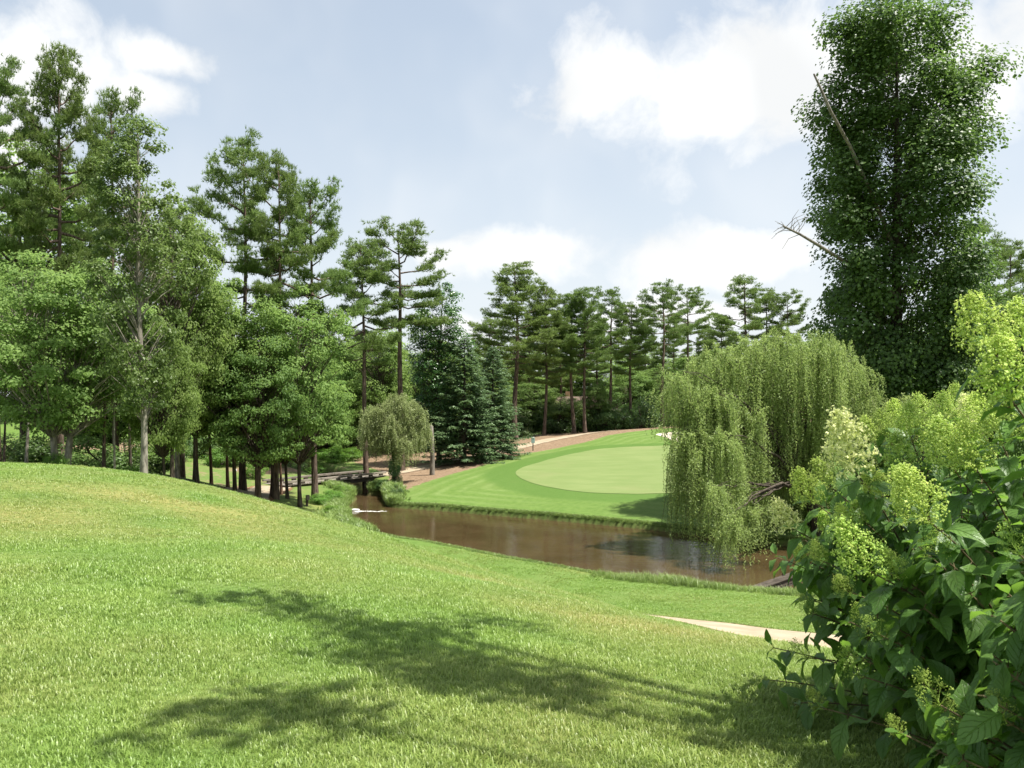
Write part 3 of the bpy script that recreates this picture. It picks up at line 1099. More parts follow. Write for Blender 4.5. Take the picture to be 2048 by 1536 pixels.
LG = 'tall pines of the left wood'
pine(-6, 37, 150, 0, 'pine at the left edge of the photo, only its right branches showing', 1.0, .62, LG)
pine(122, 38, 112, 3, 'tallest pine of the left wood, bare straight trunk, ragged crown highest on the left', 2.2, .58, LG)
pine(232, 43, 205, 1, 'pine with a dark trunk standing just right of the tallest left pine', 0.4, .62, LG)
pine(365, 52, 420, 4, 'shorter pine half hidden between the pale trunked gum and the pine trio', 3.0, .7, LG)
pine(486, 49, 303, 0, 'left and highest pine of the trio with joined crowns', 2.6, .74, LG)
pine(552, 48, 332, 2, 'middle pine of the trio, thick straight trunk bare to halfway', 5.2, .66, LG)
pine(630, 51, 382, 1, 'right pine of the trio, boughs drooping to the right', .2, .76, LG)
MG = 'pines beside the small willow'
pine(733, 66, 495, 1, 'leaning pine with a dark trunk rising left of the small willow', 1.2, .9, MG, lean=-.0)
pine(803, 68, 463, 2, 'tall layered pine rising straight behind the small pale willow', .3, 1.1, MG)
for u, y, vt, var, rot, w, lab in [
        (1030, 94, 535, 3, 0.5, 1.12, 'tall broad pine right of the blue green cedars, highest behind the fairway'),
        (1088, 97, 575, 5, 2.0, .80, 'slender pine with a slanting trunk behind the small green sign'),
        (1148, 99, 590, 4, 4.0, .95, 'left of two pines whose trunks stand close together at the straw edge'),
        (1170, 98, 582, 3, 1.4, .85, 'right of two pines whose trunks stand close together at the straw edge'),
        (1218, 103, 586, 1, 3.1, .88, 'pine rising just left of the tan house'),
        (1262, 104, 612, 4, 5.0, .9, 'pine with a round low crown rising above the tan house'),
        (1325, 101, 576, 0, 2.4, .92, 'dark crowned pine right of the tan house, trunk bare to the middle'),
        (1378, 106, 584, 2, 0.1, .90, 'airy pine just left of the big willow top'),
        (1490, 118, 562, 1, 1.9, 1.0, 'far pine showing its tip above the left part of the big willow'),
        (1535, 121, 590, 0, 4.2, .9, 'far pine above the middle of the big willow top'),
        (1572, 118, 592, 2, 3.3, .8, 'far pine beside the left edge of the tall tulip tree'),
        (1440, 124, 640, 4, .9, 1.0, 'low far pine seen between two taller pines left of the big willow'),
        (1958, 78, 458, 1, 2.0, .8, 'pine right of the tall tulip tree, above the hydrangeas'),
        (2018, 84, 500, 0, .6, .8, 'pine at the right edge of the photo, behind the hydrangea tops')]:
    pine(u, y, vt, var, lab, rot, w * 1.12, PG)
# second row, trunks and crowns that fill the wood
for k, (u, y, vt, var) in enumerate([(980, 112, 640, 5), (1060, 118, 640, 3), (1120, 122, 630, 5), (1195, 124, 640, 4), (1290, 126, 640, 5), (1350, 122, 650, 3),
                                     (1410, 118, 668, 5), (900, 104, 690, 5), (640, 92, 640, 4), (705, 98, 660, 5)]):
    pine(u, y, vt, var, 'pine deep in the wood, mostly hidden by the nearer trunks and crowns', k * 1.7, 1.0, 'pines deep in the wood')

# ------------------------------------------------------------------ broadleaved trees
BROAD = [gen_broad(11, 12, .26, 3.6, 'ovoid', 230, 96, .17, .15, clr=.78),
         gen_broad(12, 13, .24, 3.2, 'column', 240, 92, .17, .14, clr=.75, hole=.32),
         gen_broad(13, 10, .28, 3.4, 'round', 220, 92, .16, .13, clr=.75, hole=.25),
         gen_broad(14, 14, .10, 4.2, 'cone', 270, 92, .18, .17, clr=.85, hole=.3)]


def broad(u, y, vtop, var, wid, label, rot=0., group=None, name='broadleaf_tree', mats=('bark_dark', 'broad'), me2=None, H0=None, R0=None):
    x = ux(u, y)
    H = topz(vtop, y) - hz(x, y)
    h0 = H0 or (12, 13, 10, 14)[var]
    r0 = R0 or (3.6, 3.2, 3.4, 4.2)[var]
    sw = wid / FX * y / (2 * r0)
    return put_tree(name, label, me2 or BROAD[var], mats, x, y, (sw, sw, H / h0), rot, group)


maple = gen_broad(21, 8.5, .20, 2.7, 'ovoid', 330, 110, .125, .13, clr=.58, stems=2, hole=.2)
broad(122, 31, 508, 0, 270, 'full leafy maple on two stems behind the crest of the near hill', 2.0, None, 'maple_tree', ('bark_pale', 'maple'), maple, 8.5, 2.7)
gum = gen_broad(22, 13, .20, 1.5, 'column', 250, 84, .125, .135, clr=.5, hole=.32, top=.97)
broad(287, 27.6, 238, 0, 145, 'slender yellow green gum with a pale straight trunk on the hill crest', .4, None, 'gum_tree', ('bark_pale', 'gum'), gum, 13, 1.5)
UG = 'broadleaved trees under the left pines'
for u, y, vt, var, wd, rot, lab in [
        (45, 47, 300, 1, 330, .3, 'dark leafy tree behind the tallest left pine'),
        (-40, 34, 560, 2, 240, 1.1, 'leafy tree at the left edge, low and dark beside the maple'),
        (205, 46, 470, 3, 240, 2.2, 'dark tree filling the gap between the maple and the gum'),
        (345, 41, 395, 1, 190, 3.0, 'bright leafy tree close behind the gum on its right side'),
        (395, 44, 505, 0, 210, .7, 'rounded tree left of the pine trio, below the shorter pine'),
        (330, 33, 640, 2, 150, 4.4, 'small low tree with grey green leaves right of the pale gum trunk'),
        (470, 45, 560, 1, 190, 5.0, 'leafy tree below the left pine of the trio'),
        (520, 44, 640, 0, 190, 1.9, 'low tree with a dark double trunk beside the cart path'),
        (600, 47, 575, 1, 190, 3.6, 'tall leafy tree below the right pine of the trio, last before the creek'),
        (575, 49, 690, 2, 170, 2.7, 'tree on a slanting pale trunk near the creek post')]:
    broad(u, y, vt, var, wd, lab, rot, UG)
MGb = 'broadleaved trees behind the bridge'
for u, y, vt, var, wd, rot, lab in [
        (645, 78, 700, 3, 150, .2, 'dark tree behind the bridge, left of the leaning pine'),
        (692, 84, 690, 0, 150, 1.2, 'dark tree close behind the leaning pine trunk'),
        (757, 82, 645, 1, 130, 2.2, 'leafy tree between the leaning pine and the straight pine'),
        (842, 88, 620, 3, 140, 3.2, 'thin leafy tree behind the straight pine on its right'),
        (905, 86, 690, 0, 120, 4.2, 'pale leafy tree between the ivy clad tree and the cedars')]:
    broad(u, y, vt, var, wd, lab, rot, MGb)
ivy = gen_broad(23, 15, .10, 2.0, 'column', 330, 60, .17, .2, clr=.6, hole=.18)
broad(878, 73, 565, 0, 105, 'tall dark tree clad in ivy just left of the cedars', .5, None, 'ivy_clad_tree', ('bark_dark', 'ivy'), ivy, 15, 2.0)
FG = 'small trees under the pines behind the green'
for u, y, vt, var, wd, rot, lab in [
        (1192, 104, 758, 2, 75, .4, 'small grey green tree hiding part of the tan house'),
        (1118, 103, 790, 2, 95, 1.4, 'dogwood with bright leaves left of the tan house'),
        (1068, 106, 745, 0, 100, 2.0, 'leafy understory tree between the slanting pine and the broad pine'),
        (1002, 104, 760, 0, 90, 3.0, 'dark understory tree peeping out behind the cedars'),
        (1262, 114, 735, 2, 110, 4.0, 'understory tree right of the tan house'),
        (1318, 116, 728, 0, 110, 5.0, 'understory tree behind the dark crowned pine'),
        (1372, 112, 715, 3, 120, .9, 'understory tree beside the left edge of the big willow'),
        (1440, 112, 700, 0, 140, 2.5, 'leafy tree behind the left part of the big willow')]:
    broad(u, y, vt, var, wd, lab, rot, FG)
for k, (u, y, vt, wd) in enumerate([(-150, 60, 300, 420), (-60, 95, 520, 260), (80, 110, 640, 240), (190, 118, 690, 220), (270, 104, 680, 200), (420, 112, 700, 200), (500, 104, 690, 200), (570, 108, 690, 190),
                                    (640, 112, 680, 200), (730, 110, 690, 200), (800, 112, 700, 180), (870, 116, 680, 190), (940, 124, 700, 190), (1010, 130, 700, 190), (1090, 134, 700, 200),
                                    (1150, 132, 712, 180), (1230, 136, 705, 190), (1310, 138, 700, 190), (1390, 136, 705, 190), (1470, 134, 690, 190), (1550, 130, 690, 200), (1640, 126, 660, 220), (1720, 120, 660, 220),
                                    (1800, 112, 640, 230), (1900, 104, 640, 240), (2010, 98, 640, 260), (2120, 92, 600, 300)]):
    broad(u, y, vt, k % 4, wd, 'leafy tree at the back of the wood, seen only through gaps', k * 2.1, 'leafy trees at the back of the wood')

# the big tulip tree on the right and its dead limbs
YT = 45.0
xt = ux(1790, YT)
tul = gen_broad(31, 29, .07, 4.35, 'column', 430, 270, .185, .46, clr=1.35, hole=.22, flat=.72, wide=1.0, limbk=.45, lob=.9)
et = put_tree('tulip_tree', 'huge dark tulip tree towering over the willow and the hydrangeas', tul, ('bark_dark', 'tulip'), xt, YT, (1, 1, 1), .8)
def tl(u, v, yy=YT - 4):
    return np.array([ux(u, yy) - xt, yy - YT, topz(v, yy) - hz(xt, YT)])


rot_i = np.array(Matrix.Rotation(-.8, 3, 'Z'))
rr_ = random.Random(4)
for lab, pts, r0_, r1_, tips in [('bare dead branch pointing up into the sky', [(1800, 520, 44.8), (1745, 390, 43.5), (1700, 290, 42.5), (1662, 222, 41), (1648, 190, 41), (1637, 165, 41), (1628, 146, 41)], .11, .05, 0),
                                 ('bare dead limb ending in fine grey twigs', [(1805, 600, 44.8), (1740, 550, 43.5), (1680, 515, 42.5), (1640, 490, 41), (1600, 466, 41), (1567, 450, 41)], .13, .05, 16)]:
    gd_ = Geo()

    def dead(pts_, ra, rb):
        P_ = np.array([rot_i @ tl(*p) for p in pts_])
        gd_.tube(P_, np.linspace(ra, rb, len(P_)), 5)
    dead(pts, r0_, r1_)
    for k in range(tips):
        f = k / (tips - 1)
        u0, v0 = 1567 + 33 * f, 450 + 16 * f
        a = rr_.uniform(-2.9, -.6) if k % 3 else rr_.uniform(2.4, 3.6)
        L_ = rr_.uniform(20, 55)
        p1 = (u0 + math.cos(a) * L_ * .5, v0 + math.sin(a) * L_ * .5)
        a2 = a + rr_.uniform(-.7, .7)
        dead([(u0, v0), p1, (p1[0] + math.cos(a2) * L_ * .5, p1[1] + math.sin(a2) * L_ * .5)], .02, .008)
    tag(link('dead_limb', gd_.mesh('dead_limb', True), M['dead'], et), lab)
side_t = gen_broad(32, 16, .12, 4.0, 'round', 300, 90, .19, .2, clr=.95, hole=.35)
broad(1945, 52, 520, 0, 230, 'lower dark tree right of the tulip tree, behind the hydrangeas', 1.0, None, 'broadleaf_tree', ('bark_dark', 'tulip'), side_t, 16, 4.0)
broad(2120, 40, 470, 0, 190, 'leafy tree at the right edge, its twigs reaching into the sky', 2.0, None, 'broadleaf_tree', ('bark_dark', 'tulip'), side_t, 16, 4.0)

# tree beside the photographer, out of frame on the right: its crown throws the shade on the near lawn
def gen_shade(seed=41):
    rng = np.random.default_rng(seed)
    tr, cr = Geo(), Geo()
    z0 = 5.0
    ln = sway_line(rng, 9.5, 12, .15, (-.6, .2))
    tr.tube(ln, flare(np.linspace(0, 1, 12), .22, .06), 9)
    co = math.cos(SUN_EL) / math.sin(SUN_EL)
    off = np.array([math.sin(SUN_AZ) * co, math.cos(SUN_AZ) * co])
    cl = []
    # spots on the lawn that lie in shade, and the height above them of the boughs
    band = [hit(u, v) for u, v in [(440, 1190), (510, 1212), (590, 1235), (670, 1262), (760, 1272), (690, 1292), (790, 1305), (870, 1318), (815, 1345), (905, 1352), (965, 1366), (1030, 1385),
                                   (1080, 1398), (880, 1385), (960, 1245), (890, 1262), (400, 1430), (480, 1425), (555, 1440)]]
    for bx, by in band:
        for q in range(2):
            h = rng.uniform(9.0, 10.4)
            cl.append((bx + off[0] * h + rng.normal(0, .14), by + off[1] * h + rng.normal(0, .14), z0 + h))
    for q in range(34):
        a, r_ = rng.uniform(0, 6.28), 1.0 * rng.uniform(0, 1) ** .5
        h = rng.uniform(7.2, 10.4)
        cl.append((5.0 + off[0] * h + math.cos(a) * r_, .6 + off[1] * h + math.sin(a) * r_, z0 + h))
    cl = np.array(cl) - np.array([SHADE_X, SHADE_Y, hz(SHADE_X, SHADE_Y)])
    for c in cl:
        b = at_height(ln, min(9.3, max(3.5, c[2] - np.hypot(c[0], c[1]) * .6)))
        md = (b + c) / 2 + [0, 0, .3]
        tr.tube(np.array([b, md, c]), [.035, .02, .006], 4, cap=False)
    n = len(cl) * 36
    C = np.repeat(cl, 36, 0)
    dv = unit(rng.normal(0, 1, (n, 3))) * rng.uniform(.1, 1, (n, 1)) ** .5 * np.array([.42, .42, .25])
    cr.leaves(C + dv, np.array([0, 0, .6]) + dv + rng.normal(0, .4, (n, 3)), rng.normal(0, 1, (n, 3)), .15, .11, rng.uniform(0, 1, n))
    return tr.mesh('broad_trunk', True), cr.mesh('broad_crown')


SHADE_X, SHADE_Y = 8.6, 1.0
put_tree('broadleaf_tree', 'tree beside the photographer, seen only by its shade on the near lawn', gen_shade(), ('bark_dark', 'broad'), SHADE_X, SHADE_Y)

# willows
YW = 38.6
xw = ux(1640, YW)
wil = gen_willow(51, (-.9, -.2, 2.6), px_lobes([
    (1356, 48, 734, 870, -1.4, .8), (1425, 66, 690, 930, -.6, .9), (1490, 66, 674, 960, -.9, .7), (1560, 78, 662, 930, -.6, .8), (1640, 72, 668, 900, -.3, .8), (1700, 58, 712, 930, .2, 1.0),
    (1670, 60, 690, 900, 1.6, .9), (1742, 28, 765, 920, 0, .6), (1380, 58, 850, 1080, -2.2, .6), (1440, 60, 860, 1130, -3.6, .7), (1505, 52, 900, 1130, -1.4, .6), (1468, 44, 1020, 1172, -6.2, .3), (1440, 40, 960, 1150, -5.2, .4), (1505, 36, 1000, 1140, -4.6, .4),
    (1545, 95, 690, 900, 3.0, 1.0), (1460, 75, 700, 900, 2.2, .9), (1590, 62, 880, 1040, .5, .5), (1550, 50, 780, 1000, 1.5, .5), (1345, 32, 760, 900, -.4, .5), (1560, 62, 830, 1080, -.4, .6),
    (1645, 58, 840, 1020, -.6, .6), (1415, 62, 780, 1010, .3, .5), (1350, 28, 890, 1060, -1.0, .5), (1420, 58, 770, 1020, -2.0, .6), (1480, 56, 800, 1090, -2.2, .6), (1380, 40, 800, 1000, -1.4, .5)], xw, YW), .135, .036, .28, 62., .075, .05 - hz(xw, YW))
put_tree('weeping_willow', 'big weeping willow on the right bank, strands hanging down to the pond', wil, ('bark_dark', 'willow'), xw, YW)
YS = 60.0
xs = ux(786, YS)
wil2 = gen_willow(52, (.05, -.05, 1.7), px_lobes([
    (800, 44, 786, 862, .2, .8), (752, 34, 808, 890, -.3, .7), (838, 28, 812, 890, -.2, .7), (733, 22, 852, 912, -.6, .5), (788, 36, 830, 905, -1.0, .7), (806, 27, 872, 938, -1.5, .5),
    (854, 18, 846, 912, 0, .5), (770, 50, 818, 890, 1.2, .8), (825, 30, 860, 915, -.6, .5), (762, 25, 870, 915, -.9, .4)], xs, YS), .15, .05, .13, 75., .085)
put_tree('weeping_willow', 'small pale weeping willow at the head of the pond beside the bridge', wil2, ('bark_dark', 'willow2'), xs, YS)
Y3 = 36.0
x3 = ux(1830, Y3)
wil3 = gen_willow(53, (.1, -.1, 2.2), px_lobes([(1800, 55, 788, 900, 0, .5), (1860, 60, 795, 920, -.3, .5), (1910, 50, 800, 920, .2, .5), (1770, 40, 830, 960, -.4, .5)], x3, Y3), .12, .034, .16, 45.)
put_tree('weeping_willow', 'low weeping willow whose tips show above the back hydrangeas', wil3, ('bark_dark', 'willow'), x3, Y3)

# cedars
CED = [gen_cedar(61, 11, 3.6, 200), gen_cedar(62, 11, 3.4, 190)]
for u, y, vt, var, w, lab in [(928, 71, 672, 0, 1.2, 'left blue green cedar of the pair, boughs layered to the ground'),
                              (985, 74, 690, 1, 1.2, 'right blue green cedar of the pair, beside the fairway straw'),
                              (1078, 104, 790, 1, .8, 'small cedar in shade behind the broad pine')]:
    x = ux(u, y)
    H = topz(vt, y) - hz(x, y)
    put_tree('cedar_tree', lab, CED[var], ('bark_dark', 'cedar'), x, y, (w * H / 11, w * H / 11, H / 11), u * .1)

# single trunks that stand in front of the crowns on the left, each a slim tree with a high leafy head
SLIM = gen_broad(71, 12, .55, 1.6, 'ovoid', 110, 56, .15, .15, clr=.5)
_slim = {}
TG = 'bare lower trunks in the left wood'
for u, y, vt, wd, bk, lab, rot in [
        (8, 33, 600, 70, 'bark_dark', 'dark bare trunk at the left edge of the wood', 0),
        (52, 33.5, 600, 70, 'bark_pale', 'pale bare trunk second from the left edge', 1),
        (207, 33, 560, 75, 'bark_pine', 'brown trunk between the maple stems and the pale gum', 2),
        (229, 31.5, 590, 60, 'bark_pale', 'thin grey green trunk just right of the brown trunk', 3),
        (262, 36, 560, 70, 'bark_dark', 'dark trunk close behind the pale gum on its left', 4),
        (355, 44.5, 560, 80, 'bark_pale', 'thick grey trunk on the slope right of the round bush', 5),
        (390, 47, 600, 80, 'bark_pine', 'dark forked trunk left of the thick reddish one', 7),
        (423, 51, 560, 90, 'bark_red', 'thick reddish pine trunk standing in the sun', 8),
        (456, 54, 600, 60, 'bark_red', 'straight brown trunk left of the small lantern post', 10),
        (488, 48.5, 640, 60, 'bark_dark', 'dark thin trunk in front of the cart path bend', 11),
        (513, 46.4, 640, 75, 'bark_pine', 'dark trunk nearest the hill, its foot on the lawn edge', 12),
        (544, 48.5, 600, 75, 'bark_pine', 'rough brown trunk in the middle of the creek side group', 13),
        (563, 52.5, 640, 60, 'bark_red', 'red brown trunk leaning right, behind the pale slanting one', 14)]:
    x = ux(u, y)
    H = topz(vt, y) - hz(x, y)
    sw = wd / FX * y / 3.2 * (.75 + .5 * (rot * .382 % 1))
    if bk not in _slim:
        _slim[bk] = SLIM[0].copy()
    put_tree('slender_tree', lab, (_slim[bk], SLIM[1]), (bk, 'broad'), x, y, (sw, sw, H / 12), rot * 1.3, TG).rotation_euler = (.03 * math.sin(rot * 2.3), .04 * math.sin(rot * 1.7 + 1), rot * 1.3)

# ------------------------------------------------------------------ bushes and ground plants
BUSH = [gen_broad(81, 1.6, .04, 1.0, 'round', 60, 60, .085, .03, clr=.32, flat=.8, hole=.1), gen_broad(82, 2.2, .03, 1.4, 'ovoid', 80, 60, .11, .04, clr=.42, flat=.7, hole=.15)]


def bush(u, v, y, hgt, wid, label, var=0, mat='bush', group=None, name='bush', x=None):
    xx = ux(u, y) if x is None else x
    h0, r0 = ((1.6, 1.0), (2.2, 1.4))[var]
    e = thing(name, label, 'bush', (xx, y, hz(xx, y) - .03), u * .37, group, (wid / (2 * r0), wid / (2 * r0), hgt / h0))
    link('stem', BUSH[var][0], M['bark_dark'], e)
    link('foliage', BUSH_M(var, mat), M[mat], e)
    return e


_bm = {}


def BUSH_M(var, mat):
    if (var, mat) not in _bm:
        m = BUSH[var][1] if not any(k[0] == var for k in _bm) else BUSH[var][1].copy()
        m.materials.clear()
        m.materials.append(M[mat])
        _bm[(var, mat)] = m
    return _bm[(var, mat)]


bush(318, 0, 46, 1.5, 1.9, 'round clipped dark bush on the slope beside the grey trunks')
bush(95, 0, 39, 1.8, 3.6, 'low dark bush left of the maple stems, behind the crest')
bush(190, 0, 37, 1.7, 3.2, 'dark hedge like bush between the maple and the brown trunk')
bush(245, 0, 38, 1.9, 2.6, 'dark bush between the thin grey green trunk and the gum')
bush(20, 0, 41, 1.4, 2.6, 'dark bush at the left edge behind the crest')
bush(262, 0, 33, .9, 1.3, 'light green shrub at the foot of the pale gum', 1, 'lush')
bush(112, 0, 30.2, .7, .9, 'tuft of young shoots at the foot of the left maple stem', 1, 'lush')
for k, (u, y, h_, w_) in enumerate([(640, 74, 1.2, 3.0), (668, 75, 1.5, 3.0), (612, 73, 1.1, 2.6), (700, 77, 1.3, 2.8)]):
    bush(u, 0, y, h_, w_, ('second light green thicket shrub from the left, behind the bridge', 'taller light green thicket shrub close left of the leaning pine foot', 'leftmost light green thicket shrub behind the bridge', 'light green thicket shrub right behind the leaning pine foot')[k], 1, 'lush', 'thicket shrubs behind the bridge')
bush(795, 0, 54.2, .8, 1.1, 'small dark bush on the grass of the point left of the fairway', 0)
bush(766, 0, 58.2, .75, 1.3, 'pale leaved bush at the waterline by the head of the pond', 1, 'bush')
bush(1290, 0, 31.0, .75, 1.6, 'dark leafy clump on the near bank below the pond edge', 1)
bush(660, 0, 51.8, .75, 1.6, 'bright weed clump on the left bank near the creek mouth', 1, 'lush')
bush(636, 0, 49.6, .65, 1.6, 'bright weed clump beside the small wooden post', 1, 'lush')
bush(678, 0, 54.6, .7, 1.4, 'bright weed clump at the creek mouth under the bridge', 1, 'lush')
bush(662, 0, 46.4, .45, 1.2, 'low weeds at the bank just before the pond narrows', 1, 'lush')
bush(1560, 0, 41.2, 2.0, 2.6, 'green shrub at the water under the big willow', 1, 'broad')
bush(1610, 0, 40.2, 2.3, 2.4, 'shrub at the foot of the big willow trunk', 1, 'broad')
bush(1520, 0, 42.5, 1.6, 2.6, 'pale shrub behind the hanging strands of the big willow', 1, 'lush')
bush(1690, 0, 39, 2.4, 3.0, 'shrub right of the big willow trunk, behind the hydrangeas', 1, 'broad')
bush(1420, 0, 78, 1.3, 4.0, 'sunlit shrub by the bunker behind the willow strands', 1, 'lush')
bush(1470, 0, 78, 1.8, 5.0, 'sunlit shrub right of the bunker, seen through the willow', 1, 'lush')
bush(1010, 0, 82, 1.1, 2.2, 'clipped dark hedge bush left of the small sign')
bush(1048, 0, 96, 1.2, 3.0, 'clipped dark hedge bush behind the small sign')
for k in range(44):
    u = 560 + k * 21 + 9 * math.sin(k * 7.1)
    y = 101 + 11 * (k * .618 % 1) + (3 if u < 900 else 0)
    if u < 960:
        y = 84 + 14 * (k * .618 % 1)
    bush(u, 0, y, 2.2 + 2.2 * (k * .37 % 1), 4.2 + 1.6 * (k * .71 % 1), 'shrub in the dark undergrowth of the wood', k % 2, 'bush', 'undergrowth shrubs')

for k, (u, y, h_, w_, mt_, lab) in enumerate([
        (345, 66, 1.8, 3.4, 'bush', 'dark shrub on the far slope between the gum and the grey trunks'), (400, 70, 2.0, 3.6, 'bush', 'dark shrub behind the forked trunk in the left wood'),
        (440, 66, 1.5, 3.0, 'lush', 'sunlit shrub behind the thick reddish trunk'), (480, 68, 2.2, 3.4, 'bush', 'dark shrub behind the thin lantern post'),
        (505, 60, 1.1, 1.8, 'lush', 'sunlit sapling shrub beside the cart path bend'), (535, 69, 2.2, 3.6, 'bush', 'dark shrub behind the creek side trunks'),
        (575, 71, 2.0, 3.4, 'bush', 'dark shrub left of the bridge, behind the pale slanting trunk'), (300, 62, 1.6, 3.0, 'lush', 'sunlit shrub right of the gum trunk, far down the slope')]):
    bush(u, 0, y, h_, w_, lab, 1, mt_, 'shrubs among the left trunks')

# ivy round the stump of the small willow
bush(790, 0, 58.9, 2.3, 1.0, 'ivy covered stump in front of the small willow', 1, 'ivy', None, 'ivy_stump')
gp_ = Geo()
gp_.tube(np.array([[0, 0, -.2], [.03, 0, 1.4], [.0, .02, 2.6], [-.05, 0, 3.9]]), [.22, .19, .17, .15], 9)
yk = 64.0
xk = ux(864, yk)
sn = thing('dead_trunk', 'pale bare dead trunk standing on the straw right of the small willow', 'trunk', (xk, yk, hz(xk, yk)))
link('trunk', gp_.mesh('dead_trunk', True), M['dead'], sn)

# ------------------------------------------------------------------ grass
def tuft_mesh(name, seed, nb, hgt, spread, wid, lean=.6):
    rng = np.random.default_rng(seed)
    V, F, r_, tp = [], [], [], []
    for k in range(nb):
        a = rng.uniform(0, 6.28)
        q = spread * rng.uniform(0, 1) ** .5
        b = np.array([math.cos(a) * q, math.sin(a) * q, 0])
        a2 = rng.uniform(0, 6.28)
        hh = hgt * rng.uniform(.55, 1.2)
        ld = np.array([math.cos(a2), math.sin(a2), 0]) * hh * rng.uniform(.15, 1) * lean
        sd = np.array([-math.sin(a2 + rng.normal(0, .5)), math.cos(a2), 0]) * wid * .5
        p1 = b + ld * .35 + [0, 0, hh * .6]
        p2 = b + ld + [0, 0, hh * (1 - .35 * lean * rng.uniform(0, 1))]
        n0 = len(V)
        V += [b - sd, b + sd, p1 + sd * .85, p1 - sd * .85, p2]
        F += [[n0, n0 + 1, n0 + 2], [n0, n0 + 2, n0 + 3], [n0 + 3, n0 + 2, n0 + 4]]
        rv = rng.uniform()
        r_ += [rv] * 5
        tp += [0, 0, .6, .6, 1]
    return mesh_data(name, np.array(V), np.array(F), {'rnd': np.array(r_), 'tip': np.array(tp)})


def scatter(name, label, cat, P, rot, scl, dr, idx, tufts, mat):
    me = bpy.data.meshes.new(name)
    n = len(P)
    me.vertices.add(n)
    me.vertices.foreach_set('co', np.ascontiguousarray(P, np.float32).ravel())
    for key, val in (('rotz', rot), ('scl', scl), ('dry', dr)):
        me.attributes.new(key, 'FLOAT', 'POINT').data.foreach_set('value', np.ascontiguousarray(val, np.float32))
    me.attributes.new('var', 'INT', 'POINT').data.foreach_set('value', np.ascontiguousarray(idx, np.int32))
    me.materials.append(mat)
    o = link(name, me)
    tag(o, label, cat, kind='stuff')
    gt = bpy.data.node_groups.new(name + '_nodes', 'GeometryNodeTree')
    gt.interface.new_socket('Geometry', in_out='INPUT', socket_type='NodeSocketGeometry')
    gt.interface.new_socket('Geometry', in_out='OUTPUT', socket_type='NodeSocketGeometry')
    g = NT(gt)
    gi, go = g.n('NodeGroupInput'), g.n('NodeGroupOutput')

    def named(k, typ):
        nd = g.n('GeometryNodeInputNamedAttribute', data_type=typ)
        nd.inputs[0].default_value = k
        return [s_ for s_ in nd.outputs if s_.enabled and s_.name == 'Attribute'][0]
    rz, sc_, vr = named('rotz', 'FLOAT'), named('scl', 'FLOAT'), named('var', 'INT')
    eul = g.n('ShaderNodeCombineXYZ', ins={2: rz})
    er = g.n('FunctionNodeEulerToRotation', ins={0: eul.outputs[0]})
    jn = g.n('GeometryNodeJoinGeometry')
    for k, tm in enumerate(tufts):
        tm.materials.clear()
        tm.materials.append(mat)
        to = bpy.data.objects.new(name + '_blades', tm)
        oi = g.n('GeometryNodeObjectInfo')
        oi.inputs['Object'].default_value = to
        cmp_ = g.n('FunctionNodeCompare', data_type='INT', operation='EQUAL')
        ins_ = [s_ for s_ in cmp_.inputs if s_.enabled and s_.type == 'INT']
        gt.links.new(vr, ins_[0])
        ins_[1].default_value = k
        ip = g.n('GeometryNodeInstanceOnPoints')
        gt.links.new(gi.outputs[0], ip.inputs['Points'])
        gt.links.new(cmp_.outputs[0], ip.inputs['Selection'])
        gt.links.new(oi.outputs['Geometry'], ip.inputs['Instance'])
        gt.links.new(er.outputs[0], ip.inputs['Rotation'])
        gt.links.new(sc_, ip.inputs['Scale'])
        gt.links.new(ip.outputs[0], jn.inputs[0])
    gt.links.new(jn.outputs[0], go.inputs[0])
    md = o.modifiers.new('grass', 'NODES')
    md.node_group = gt
    return o


rg = np.random.default_rng(99)
pts, scl = [], []
for y0, y1, dn, sc_ in [(2.0, 4.5, 1400, 1.15), (4.5, 7, 1000, 1.15), (7, 11, 620, 1.2), (11, 17, 330, 1.3), (17, 36, 130, 1.6)]:
    nA = int(dn * (y1 - y0) * 1.5 * y1)
    yy = rg.uniform(y0, y1, nA)
    xx = rg.uniform(-.75, .75, nA) * y1
    ok = np.abs(xx) < yy * .70 + .6
    pts.append(np.c_[xx[ok], yy[ok]])
    scl.append(np.full(ok.sum(), sc_))
pts, scl = np.vstack(pts), np.concatenate(scl)
keep = (dist_line(pts, PATH) > 1.25) & (sdf(pts, POND) > .25)
keep &= ~((pts[:, 0] > .55 * pts[:, 1] + 2.2))
pts, scl = pts[keep], scl[keep]
gzz = height(pts)
dv_ = dry(pts[:, 0], pts[:, 1])
scl = scl * rg.uniform(.7, 1.25, len(pts)) * (1 + .3 * wob(pts[:, 0], pts[:, 1], 41, 2.2)) * (1 + .18 * wob(pts[:, 0], pts[:, 1], 42, 7.0)) * (1 - .25 * dv_)
TF = [tuft_mesh('lawn_tuft_%s' % 'abc'[k], 200 + k, 11, .036, .038, .0047, 1.0) for k in range(3)]
scatter('lawn_grass', 'mown green lawn grass covering the near hill', 'grass', np.c_[pts, gzz - .004], rg.uniform(0, 6.28, len(pts)), scl, dv_, rg.integers(0, 3, len(pts)), TF, M['blade'])
print('lawn tufts', len(pts))


def along(poly_pts, n, lo, hi, seed):
    r = np.random.default_rng(seed)
    L = np.array(poly_pts)
    sg = np.linalg.norm(np.diff(L, axis=0), axis=1)
    cs = np.r_[0, np.cumsum(sg)]
    t_ = r.uniform(0, cs[-1], n)
    P_ = np.c_[np.interp(t_, cs, L[:, 0]), np.interp(t_, cs, L[:, 1])]
    P_ += r.normal(0, 1, (n, 2)) * .5
    d = sdf(P_, POND)
    k = (d > lo) & (d < hi)
    return P_[k]


